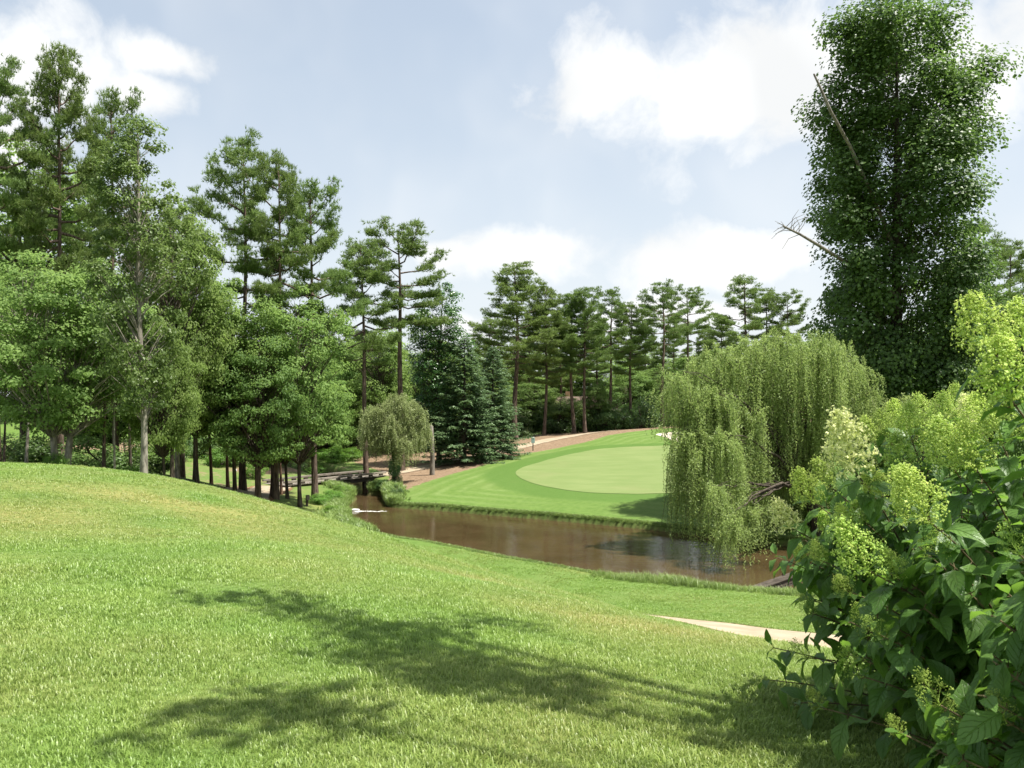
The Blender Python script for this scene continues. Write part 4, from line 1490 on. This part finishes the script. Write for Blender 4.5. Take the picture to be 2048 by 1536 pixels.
# tall grass on the near bank, short shaggy fringe round the rest of the pond
tall = along(pond_near[1:8], 9000, .02, 1.0, 5)
tall = tall[(dist_line(tall, PATH) > 1.5)]
TB = [tuft_mesh('bank_tuft_%s' % 'abc'[k], 300 + k, 12, .30, .07, .011, 1.0) for k in range(3)]
sc_t = rg.uniform(.45, 1.25, len(tall)) * (.75 + .35 * wob(tall[:, 0], tall[:, 1], 51, 1.5))
scatter('bank_grass', 'tall shaggy grass along the near bank of the pond', 'grass', np.c_[tall, height(tall) - .01], rg.uniform(0, 6.28, len(tall)), np.clip(sc_t, .3, 1.5), rg.uniform(0, .3, len(tall)), rg.integers(0, 3, len(tall)), TB, M['reed'])
fr = np.vstack([along(pond_far[3:], 26000, .10, .5, 6), along(pond_near[7:15], 7000, .10, .45, 7)])
TFr = [tuft_mesh('fringe_tuft_%s' % 'abc'[k], 400 + k, 12, .085, .07, .014, 1.0) for k in range(3)]
scatter('pond_fringe_grass', 'short shaggy turf fringe along the far pond edge', 'grass', np.c_[fr, height(fr) - .01], rg.uniform(0, 6.28, len(fr)), rg.uniform(.6, 1.3, len(fr)), rg.uniform(0, .25, len(fr)), rg.integers(0, 3, len(fr)), TFr, M['reed'])
wd_ = along(pond_near[13:] + [(-13.2, 59.5)], 5200, .02, 2.4, 8)
wd2 = along([pond_far[0], pond_far[1], pond_far[2], pond_far[3]], 3500, .02, 1.6, 9)
wd_ = np.vstack([wd_, wd2])
TW = [tuft_mesh('weed_tuft_%s' % 'abc'[k], 500 + k, 16, .34, .16, .03, 1.0) for k in range(3)]
scatter('creek_weeds', 'lush bright green weeds round the creek mouth', 'weeds', np.c_[wd_, height(wd_) - .01], rg.uniform(0, 6.28, len(wd_)), rg.uniform(.5, 1.3, len(wd_)), rg.uniform(0, .15, len(wd_)), rg.integers(0, 3, len(wd_)), TW, M['reed'])
# turf lip along both edges of the cart path
e_ = []
for sgn in (-1, 1):
    tg = np.gradient(PATH, axis=0)
    tg /= np.linalg.norm(tg, axis=1, keepdims=True)
    e_.append(PATH + np.c_[tg[:, 1], -tg[:, 0]] * sgn * 1.42)
lip = []
for L_ in e_:
    sg = np.r_[0, np.cumsum(np.linalg.norm(np.diff(L_, axis=0), axis=1))]
    t_ = rg.uniform(0, sg[-1] * .75, 5200)
    lip.append(np.c_[np.interp(t_, sg, L_[:, 0]), np.interp(t_, sg, L_[:, 1])] + rg.normal(0, .07, (5200, 2)))
lip = np.vstack(lip)
lip = lip[(dist_line(lip, PATH) > 1.24)]
scatter('path_edge_grass', 'grass lip growing along the edges of the cart path', 'grass', np.c_[lip, height(lip)], rg.uniform(0, 6.28, len(lip)), rg.uniform(.3, .7, len(lip)), rg.uniform(0, .5, len(lip)), rg.integers(0, 3, len(lip)), [t_.copy() for t_ in TFr], M['reed'])

# ------------------------------------------------------------------ hydrangeas
def leaf_mesh(name, curl, droop, wide):
    n = 8
    t_ = np.linspace(0, 1, n + 1)
    prof = np.array([.05, .42, .76, .96, 1.0, .90, .68, .36, .0]) * wide * .5
    V, U = [], []
    for i in range(n + 1):
        zc_ = -droop * t_[i] ** 2 + .05 * math.sin(t_[i] * 3.1)
        for c_ in (-1, 0, 1):
            wvy = .028 * math.sin(t_[i] * 15 + c_ * 1.7)
            V.append((c_ * prof[i], t_[i], zc_ + abs(c_) * prof[i] * curl + wvy * abs(c_)))
            U.append((c_ * .5 + .5, t_[i]))
    F = []
    for i in range(n):
        for c_ in range(2):
            a = i * 3 + c_
            F.append((a, a + 1, a + 4, a + 3))
    return mesh_data(name, np.array(V), np.array(F), uv=np.array(U), smooth=True)


def leaf_mat(name, dark, light):
    m, t, out = new_mat(name)
    uv = t.n('ShaderNodeUVMap', uv_map='uv')
    sp = t.n('ShaderNodeSeparateXYZ', ins={0: uv.outputs[0]})
    oi = t.n('ShaderNodeObjectInfo')
    at = t.n('ShaderNodeAttribute', attribute_name='rnd')
    rnd = t.math('FRACT', t.math('ADD', oi.outputs['Random'], at.outputs['Fac']))
    au = t.math('ABSOLUTE', t.math('SUBTRACT', sp.outputs[0], .5))
    mid = t.maprange(au, .0, .035, 1, 0)
    ph = t.math('FRACT', t.math('SUBTRACT', t.math('MULTIPLY', sp.outputs[1], 7.0), t.math('MULTIPLY', au, 4.2)))
    vein = t.maprange(t.math('ABSOLUTE', t.math('SUBTRACT', ph, .5)), .0, .10, .6, 0)
    v_ = t.math('MAXIMUM', mid, vein)
    tc = t.n('ShaderNodeTexCoord')
    nz = t.noise(tc.outputs['Object'], 5.0, 4, .6)
    c = t.mix(t.math('ADD', t.math('MULTIPLY', rnd, .6), t.math('MULTIPLY', nz, .4)), dark, light)
    c = t.mix(t.math('MULTIPLY', v_, .6), c, tuple(min(1, q * 1.7) for q in light))
    bp = bump(t, t.math('ADD', t.math('MULTIPLY', v_, -1.0), t.math('MULTIPLY', nz, .5)), .8, .012)
    p = t.n('ShaderNodeBsdfPrincipled', ins={'Roughness': .42, 'Specular IOR Level': .42})
    t.set(p, 'Base Color', c)
    t.set(p, 'Normal', bp)
    tr = t.n('ShaderNodeBsdfTranslucent')
    t.set(tr, 'Color', t.mix(.65, c, (.22, .40, .04)))
    mx = t.n('ShaderNodeMixShader', ins={0: .44})
    t.t.links.new(p.outputs[0], mx.inputs[1])
    t.t.links.new(tr.outputs[0], mx.inputs[2])
    t.t.links.new(mx.outputs[0], out.inputs[0])
    return m


M['hleaf'] = leaf_mat('hydrangea_leaf', (.056, .135, .026), (.155, .285, .056))
M['lime'] = foliage('hydrangea_lime_florets', (.29, .45, .080), (.62, .77, .23), .44, rough=.55, spec=.25, vary=.4)
M['cream'] = foliage('hydrangea_cream_florets', (.52, .60, .16), (.88, .88, .46), .38, rough=.55, spec=.25, vary=.2)
M['bud'] = foliage('hydrangea_green_buds', (.22, .34, .06), (.50, .62, .16), .36, rough=.55, spec=.25, vary=.4)
M['hstem'] = bark('hydrangea_stem', (.07, .055, .030), (.17, .14, .07), (30, 30, 8), .3)
LEAFS = [leaf_mesh('hydrangea_leaf', c_, d_, w_) for c_, d_, w_ in [(.25, .18, .50), (.42, .30, .54), (.14, .10, .56), (.34, .45, .50), (.6, .22, .46)]]
OCT_V = np.array([[1, 0, 0], [-1, 0, 0], [0, 1, 0], [0, -1, 0], [0, 0, 1], [0, 0, -1]], float)
OCT_T = np.array([[0, 2, 4], [2, 1, 4], [1, 3, 4], [3, 0, 4], [2, 0, 5], [1, 2, 5], [3, 1, 5], [0, 3, 5]])


def panicle_mesh(name, seed, ncy, nbud, petal, Rb=.42, open_=1.0):
    """a cone of floret clusters, one unit long; petal = share of open four petalled florets"""
    rng = np.random.default_rng(seed)
    g = Geo()
    g.tube(np.array([[0, 0, -.12], [0, 0, .3], [0, 0, .9]]), [.02, .016, .006], 5, .3)
    for k in range(ncy):
        t_ = (k + .5) / ncy
        a = k * 2.399
        rr = Rb * (1 - t_) ** .75 * (1 if t_ > .12 else .75) + .03
        c = np.array([math.cos(a) * rr, math.sin(a) * rr, t_ * .92 + .10 * rr])
        c += rng.normal(0, .02, 3)
        g.tube(np.array([[0, 0, max(0, c[2] - rr * .7)], c * .97]), [.009, .005], 3, .2, cap=False)
        for q in range(nbud):
            o = rng.normal(0, 1, 3) * np.array([.062, .062, .05]) * open_
            b = c + o
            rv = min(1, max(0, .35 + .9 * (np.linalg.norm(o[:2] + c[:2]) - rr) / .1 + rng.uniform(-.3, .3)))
            if rng.uniform() < petal:
                nrm = unit(b * np.array([1, 1, .15]) + np.array([0, 0, .12]) + rng.normal(0, .25, 3))
                A = np.cross(nrm, rng.normal(0, 1, 3))
                A /= np.linalg.norm(A) + 1e-9
                for pz in (0, 1):
                    A2 = A if pz == 0 else np.cross(nrm, A)
                    g.leaves(b[None] + nrm * .004 * pz, nrm[None], A2[None], rng.uniform(.055, .085), .042, np.array([rv]), .06)
            else:
                g.add(b + OCT_V * rng.uniform(.014, .023), OCT_T, rv)
    return g.mesh(name)


PAN_C = [panicle_mesh('cream_panicle', 600 + k, 48, 20, .7, .40) for k in range(2)]
PAN_L = [panicle_mesh('lime_panicle', 610 + k, 44, 24, .22, .44) for k in range(3)]
PAN_B = [panicle_mesh('bud_panicle', 620 + k, 30, 13, .05, .46, .9) for k in range(2)]
hyd_rng = np.random.default_rng(777)


def hydrangea(label, base, rad, hgt, tips, nextra, lsize, group):
    bx, by = base
    bz = hz(bx, by)
    root = thing('hydrangea_shrub', label, 'shrub', (bx, by, bz - .02), 0, group)
    B = np.array([bx, by, bz - .02])
    rng = hyd_rng
    tip_y = lambda tp: tp[1] + by
    T = []
    for (u, v, d, size, kind) in tips:
        T.append((np.array([ux(u, d), d, topz(v, d)]) - B, size, kind))
    rx, ry = rad
    for k in range(nextra):
        a = rng.uniform(0, 6.28)
        q = rng.uniform(.25, 1) ** .6
        zz = hgt * (.20 + .72 * math.sqrt(max(0, 1 - (q * .93) ** 2)) * rng.uniform(.55, 1.0))
        if rng.uniform() < .3:
            zz = hgt * rng.uniform(.12, .6)
        T.append((np.array([math.cos(a) * rx * q, math.sin(a) * ry * q, zz]), 0, None))
    st = Geo()
    leaves = []
    for tip, size, kind in T:
        a0 = math.atan2(tip[1], tip[0])
        b0 = np.array([math.cos(a0) * rng.uniform(.02, .16), math.sin(a0) * rng.uniform(.02, .16), 0])
        ctrl = np.array([tip[0] * rng.uniform(.25, .45), tip[1] * rng.uniform(.25, .45), tip[2] * .72])
        s = np.linspace(0, 1, 9)
        pts_ = (1 - s)[:, None] ** 2 * b0 + 2 * (s * (1 - s))[:, None] * ctrl + s[:, None] ** 2 * tip
        st.tube(pts_, np.interp(s, [0, 1], [.008, .003]), 5)
        Lh = np.linalg.norm(np.diff(pts_, axis=0), axis=1).sum()
        tip_d = unit(pts_[-1] - pts_[-2])
        if kind:
            pm = {'c': PAN_C, 'l': PAN_L, 'b': PAN_B}[kind]
            o = link('flower_panicle', pm[rng.integers(0, len(pm))], M[{'c': 'cream', 'l': 'lime', 'b': 'bud'}[kind]], root)
            ax = Vector(unit(tip_d * .55 + np.array([0, 0, .75]) + rng.normal(0, .12, 3)))
            o.rotation_mode = 'QUATERNION'
            o.rotation_quaternion = ax.to_track_quat('Z', 'Y')
            o.location = tip
            size *= 1.12 if tip_y(tip) > 2.9 else .92
            o.scale = (size, size, size * rng.uniform(.95, 1.2))
        nn = max(3, int(Lh * .72 / .078))
        ang = rng.uniform(0, 6.28)
        for q in range(nn):
            f = 1 - (q + (.35 if kind else .0)) * .078 / Lh
            if f < .25:
                break
            p = np.array([np.interp(f, s, pts_[:, c_]) for c_ in range(3)])
            i = min(7, int(f * 8))
            d = unit(pts_[i + 1] - pts_[i])
            s1 = unit(np.cross(d, [.3, .2, 1]))
            s2 = np.cross(d, s1)
            ang += 1.57 + rng.uniform(-.25, .25)
            for w_ in range(2 if rng.uniform() < .75 else 3):
                aa = ang + w_ * (3.14159 if w_ < 2 else 1.6) + rng.normal(0, .15)
                sd = math.cos(aa) * s1 + math.sin(aa) * s2
                ax = unit(sd + d * rng.uniform(.25, .7) + np.array([0, 0, rng.uniform(-.45, .1)]))
                nr_ = np.array([0, 0, 1.]) * .9 + d * .45 + rng.normal(0, .22, 3)
                nr_ = unit(nr_ - ax * (nr_ @ ax))
                L_ = lsize * rng.uniform(.75, 1.2) * (.62 if q == 0 else 1.0 if q < 6 else .85)
                pb = p + ax * .02
                st.tube(np.array([p, pb]), [.0028, .0022], 3, cap=False)
                leaves.append((pb, ax, nr_, L_, rng.integers(0, len(LEAFS))))
    tag(link('stems', st.mesh('hydrangea_stems', True), M['hstem'], root), kind='stuff')
    # the largest leaves in view are parts of their own, the rest one mass
    def view(lf):
        c = lf[0] + lf[1] * lf[3] * .5 + B
        if c[1] < .3:
            return 0
        u = 1024 + c[0] / c[1] * FX
        v = HV - (c[2] - HE) / c[1] * FX
        if not (-40 < u < 2090 and -20 < v < 1560):
            return 0
        tc_ = unit(np.array([0, 0, HE]) - c)
        return lf[3] / c[1] * (.35 + abs(lf[2] @ tc_)) * (1.0 + .8 * float(unit(lf[0] * np.array([1, 1, .6]))[:2] @ tc_[:2]))
    sc_ = np.array([view(l_) for l_ in leaves])
    order = np.argsort(-sc_)
    big = set(order[:300].tolist())
    mV, mF, mU, mR, n0 = [], [], [], [], 0
    for i, (pb, ax, nr_, L_, k) in enumerate(leaves):
        bx_ = np.cross(ax, nr_)
        Mx = np.stack([bx_, ax, nr_], 1)
        if i in big and sc_[i] > 0:
            o = link('leaf', LEAFS[k], M['hleaf'], root)
            o.matrix_local = Matrix(((Mx[0, 0] * L_, Mx[0, 1] * L_, Mx[0, 2] * L_, pb[0]), (Mx[1, 0] * L_, Mx[1, 1] * L_, Mx[1, 2] * L_, pb[1]), (Mx[2, 0] * L_, Mx[2, 1] * L_, Mx[2, 2] * L_, pb[2]), (0, 0, 0, 1)))
        else:
            V_ = LCO[k] * L_ @ Mx.T + pb
            mV.append(V_)
            mF.append(LFA + n0)
            mU.append(LUV)
            mR.append(np.full(len(V_), rng.uniform()))
            n0 += len(V_)
    me_ = mesh_data('hydrangea_leaf_mass', np.vstack(mV), np.vstack(mF), {'rnd': np.concatenate(mR)}, uv=np.vstack(mU), smooth=True)
    tag(link('leaf_mass', me_, M['hleaf'], root), kind='stuff')
    return len(leaves)


LCO = [np.array([v.co[:] for v in m.vertices]) for m in LEAFS]
LFA = np.array([list(p.vertices) for p in LEAFS[0].polygons])
LUV = np.array([(c_ * .5 + .5, i / 8) for i in range(9) for c_ in (-1, 0, 1)], float)
HG = 'lime flowered hydrangeas at the right'
n1 = hydrangea('farthest hydrangea, leftmost of the three, with sunlit cream and lime flower cones', (2.75, 4.75), (1.22, 1.05), 1.72, [
    (1580, 1055, 4.35, .15, 'c'), (1622, 1000, 4.3, .17, 'l'), (1655, 968, 4.5, .14, 'l'), (1703, 935, 4.0, .25, 'c'), (1735, 880, 4.6, .13, 'l'), (1790, 855, 4.9, .15, 'l'), (1770, 870, 4.6, .14, 'l'),
    (1845, 850, 4.8, .16, 'l'), (1885, 845, 4.6, .17, 'l'), (1930, 850, 4.6, .15, 'c'), (1820, 870, 4.4, .15, 'l'), (1760, 985, 4.1, .15, 'l'), (1640, 1120, 4.2, .10, 'l'), (1725, 1040, 4.2, .12, 'l'),
    (1620, 1225, 4.3, .10, 'b'), (1612, 1315, 4.2, .11, 'b'), (1735, 1255, 3.9, .12, 'b'), (1690, 1060, 4.2, .12, 'l'), (1800, 930, 4.4, .16, 'l'), (1870, 900, 4.4, .16, 'l'), (1690, 1180, 4.0, .10, 'l'),
    (1660, 1060, 4.4, .11, 'l'), (1610, 1120, 4.6, .10, 'l'), (1910, 820, 5.0, .14, 'l')], 165, .145, HG)
n2 = hydrangea('middle hydrangea, dark leaves half in shade, with green flower cones facing the lawn', (2.42, 3.3), (.98, .86), 1.62, [
    (1735, 1140, 3.3, .20, 'l'), (1850, 1035, 3.0, .20, 'l'), (1905, 935, 3.3, .20, 'l'), (1950, 935, 3.2, .18, 'l'), (1795, 1150, 3.3, .11, 'l'), (1760, 1270, 3.2, .10, 'b'), (1715, 1350, 3.3, .11, 'b'),
    (1830, 1010, 3.4, .16, 'l'), (2000, 880, 3.2, .18, 'l'), (1640, 1415, 3.5, .08, 'b'), (1880, 1110, 3.0, .12, 'b'), (1960, 860, 3.5, .16, 'l')], 150, .150, HG)
n3 = hydrangea('nearest hydrangea, rightmost of the three, with big dark leaves and tall lime cones', (2.08, 2.2), (.78, .72), 1.72, [
    (1975, 690, 2.35, .19, 'l'), (2022, 800, 2.25, .22, 'l'), (2050, 690, 2.4, .16, 'l'), (1880, 1410, 2.5, .13, 'b'), (1925, 1452, 2.5, .09, 'b'), (2010, 1440, 2.3, .10, 'b'), (2040, 1110, 2.2, .10, 'b'),
    (1800, 1465, 2.8, .08, 'b')], 150, .140, HG)
print('hydrangea leaves', n1, n2, n3)

# ------------------------------------------------------------------ footbridge
def part(name, parent, mat, c, size, rotz=0., rx=0.):
    g = Geo()
    g.box((0, 0, 0), size)
    return link(name, bevel_box(size), M[mat], parent, c, (rx, 0, rotz))


_bb = {}


def bevel_box(size, b=.012):
    key = tuple(round(q, 4) for q in size)
    if key not in _bb:
        import bmesh
        bm = bmesh.new()
        bmesh.ops.create_cube(bm, size=1.0)
        for v in bm.verts:
            v.co = Vector((v.co.x * size[0], v.co.y * size[1], v.co.z * size[2]))
        bmesh.ops.bevel(bm, geom=bm.edges[:], offset=min(b, min(size) * .2), segments=1, affect='EDGES')
        me = bpy.data.meshes.new('timber_piece')
        bm.to_mesh(me)
        bm.free()
        _bb[key] = me
    return _bb[key].copy() if False else _bb[key]


A_, B_ = np.array([-17.2, 57.3]), np.array([-11.2, 65.3])
LB = np.linalg.norm(B_ - A_)
ang = math.atan2(*(B_ - A_)[::-1])
mid_ = (A_ + B_) / 2
za, zb = hz(*A_), hz(*B_)
zb_ = max(za, zb) + .06
br = thing('footbridge', 'low weathered timber cart bridge over the creek at the head of the pond', 'bridge', (mid_[0], mid_[1], zb_), ang)
npl = 44
for k in range(npl):
    part('deck_plank', br, 'timber', ((k + .5) / npl * LB - LB / 2, 0, 0), (LB / npl - .02, 2.6, .06))
for sg in (-1, 1):
    for q in range(3):
        part('curb_rail', br, 'timber', ((q - 1) * LB / 3, sg * 1.22, .24), (LB / 3 - .02, .16, .15))
    for k in range(9):
        part('curb_block', br, 'timber_dark', ((k + .5) / 9 * LB - LB / 2, sg * 1.22, .098), (.35, .15, .13))
    part('side_beam', br, 'timber_dark', (0, sg * 1.05, -.19), (LB * .98, .16, .30))
part('side_beam', br, 'timber_dark', (0, 0, -.19), (LB * .98, .16, .30))
for xx in (-1.9, 1.9):
    for sg in (-1, 1):
        part('pile', br, 'timber_dark', (xx + 1.0, sg * .95, -.92), (.24, .24, 1.16))

# ------------------------------------------------------------------ weir of planks at the near bank
w0, w1 = np.array(wpt(1492, 1200)), np.array(wpt(1600, 1160))
LW_ = np.linalg.norm(w1 - w0)
aw = math.atan2(*(w1 - w0)[::-1])
wm = (w0 + w1) / 2
we = thing('timber_weir', 'dark timber weir plank running out into the pond below the willow', 'weir', (wm[0], wm[1], 0), aw)
for q, (oy, h_) in enumerate([(-.11, .30), (.11, .302)]):
    part('top_board', we, 'timber_dark', (0, oy, h_), (LW_ + .5, .21, .05))  # shade on the top boards is put into the darker timber colour
for q in range(3):
    part('face_board', we, 'timber_dark', (0, -.15, .17 - q * .21), (LW_ + .4, .05, .195))
for k in range(4):
    part('post', we, 'timber_dark', (-LW_ / 2 + (k + .3) * LW_ / 3.6, .06, -.12), (.12, .12, .76))
g = Geo()
g.tube(np.array([[0, 0, 0], [0, 0, .3], [.01, 0, .52]]), [.028, .026, .026], 8)
ip = link('iron_stake', g.mesh('iron_stake', True), M['iron'], we, (LW_ * .24, .16, .20))
g = Geo()
g.tube(np.array([[0, 0, 0], [0, 0, .03], [0, 0, .055]]), [.04, .045, .03], 8)
link('stake_cap', g.mesh('stake_cap', True), M['foam'], ip, (.01, 0, .50))

# ------------------------------------------------------------------ sign, posts, float
ys = 79.0
xs_ = ux(1066, ys)
sg_ = thing('hole_sign', 'small grey green sign on a dark post at the edge of the straw', 'sign', (xs_, ys, hz(xs_, ys)), .1)
part('post', sg_, 'sign_post', (0, .03, .42), (.09, .07, .95))
pn = part('panel', sg_, 'sign_face', (0, -.02, 1.02), (.36, .05, .50))
part('header', pn, 'sign_cap', (-.02, -.012, .29), (.34, .06, .10))
ym = 47.6
xm = ux(614, ym)
mp2 = thing('marker_post', 'short square wooden post on the left bank of the pond', 'post', (xm, ym, hz(xm, ym)), .5)
part('post', mp2, 'timber_dark', (0, 0, .24), (.13, .13, .56))
part('cap_block', mp2, 'timber', (.04, 0, .52), (.20, .17, .30))
yl = 57.0
xl = ux(470, yl)
ml = thing('lantern_post', 'thin post with a pale round cap among the left trunks', 'post', (xl, yl, hz(xl, yl)))
g = Geo()
g.tube(np.array([[0, 0, -.1], [0, 0, .4], [0, 0, .85]]), [.035, .033, .03], 8)
link('post', g.mesh('lantern_stem', True), M['timber'], ml)
g = Geo()
g.tube(np.array([[0, 0, .80], [0, 0, .84], [0, 0, .92], [0, 0, 1.02], [0, 0, 1.07]]), [.05, .11, .13, .10, .03], 10)
link('cap', g.mesh('lantern_cap', True), M['white'], ml)
yf = 50.3
xf = ux(708, yf)
fl = thing('float', 'white float with a trail of foam at the narrow head of the pond', 'float', (xf, yf, 0), .1)
g = Geo()
g.tube(np.array([[-.42, 0, .03], [-.36, 0, .04], [.0, .01, .05], [.30, 0, .04], [.36, 0, .03]]), [.02, .07, .085, .07, .02], 8)
link('body', g.mesh('float_body', True), M['white'], fl)
g = Geo()
rf = np.random.default_rng(3)
for k in range(26):
    f = k / 26
    cx_, cy_ = .1 + f * 1.9 + rf.normal(0, .08), -.22 - .25 * f + rf.normal(0, .10)
    a_, n_ = rf.uniform(.05, .26) * (1 - .5 * f), 8
    an = np.arange(n_) * 2 * np.pi / n_
    rr = 1 + rf.uniform(-.3, .3, n_)
    V = np.vstack([[[cx_, cy_, .012]], np.c_[cx_ + np.cos(an) * a_ * rr, cy_ + np.sin(an) * a_ * .35 * rr, np.full(n_, .006)]])
    g.add(V, [[0, 1 + q, 1 + (q + 1) % n_] for q in range(n_)])
tag(link('foam', g.mesh('foam', True), M['foam'], fl), kind='stuff')

# ------------------------------------------------------------------ house in the wood
yh = 113.0
xh = ux(1172, yh)
zh = hz(xh, yh)
ho = thing('house', 'tan house with cream trim half hidden among the pine trunks', 'house', (xh, yh, zh), -.06)
part('wall', ho, 'wall', (0, 2.5, 1.3), (11.0, 5.0, 2.9))
part('bay_wall', ho, 'wall', (3.3, -.5, 1.25), (3.0, 1.4, 2.7))
g = Geo()
for ox, w_, d_, z0_, z1_, yy_ in [(0, 12.2, 6.4, 2.76, 4.6, 2.5)]:
    V = np.array([[-w_ / 2, -d_ / 2, z0_], [w_ / 2, -d_ / 2, z0_], [w_ / 2, d_ / 2, z0_], [-w_ / 2, d_ / 2, z0_], [-w_ / 2 + .8, 0, z1_], [w_ / 2 - .8, 0, z1_],
                  [-w_ / 2, -d_ / 2, z0_ + .18], [w_ / 2, -d_ / 2, z0_ + .18], [w_ / 2, d_ / 2, z0_ + .18], [-w_ / 2, d_ / 2, z0_ + .18]]) + [ox, yy_, 0]
    g.add(V, [[6, 7, 5], [6, 5, 4], [7, 8, 5], [8, 9, 4], [8, 4, 5], [9, 6, 4], [0, 1, 7], [0, 7, 6], [1, 2, 8], [1, 8, 7], [2, 3, 9], [2, 9, 8], [3, 0, 6], [3, 6, 9], [0, 3, 2], [0, 2, 1]])
rf_ = link('roof', g.mesh('house_roof'), M['roof'], ho)
part('chimney', rf_, 'wall', (-2.5, 3.0, 4.5), (.8, .8, 1.6))
part('gutter', ho, 'trim', (0, -.80, 2.80), (12.2, .12, .22))
part('bay_eave', ho, 'trim', (3.3, -.65, 2.66), (3.4, 1.8, .10))
for wx, wy in [(-4.2, -.03), (-2.4, -.03), (-.4, -.03), (1.2, -.03), (2.75, -1.23), (3.85, -1.23)]:
    wn = part('window', ho, 'trim', (wx, wy, 1.45), (1.0, .08, 1.5))
    for px2 in (-.23, .23):
        for pz in (-.34, .34):
            part('pane', wn, 'glass', (px2, -.035, pz), (.38, .03, .62))
for k in range(6):
    part('porch_post', ho, 'trim', (-5.2 + k * 1.35, -.75, 1.25), (.14, .14, 2.9))
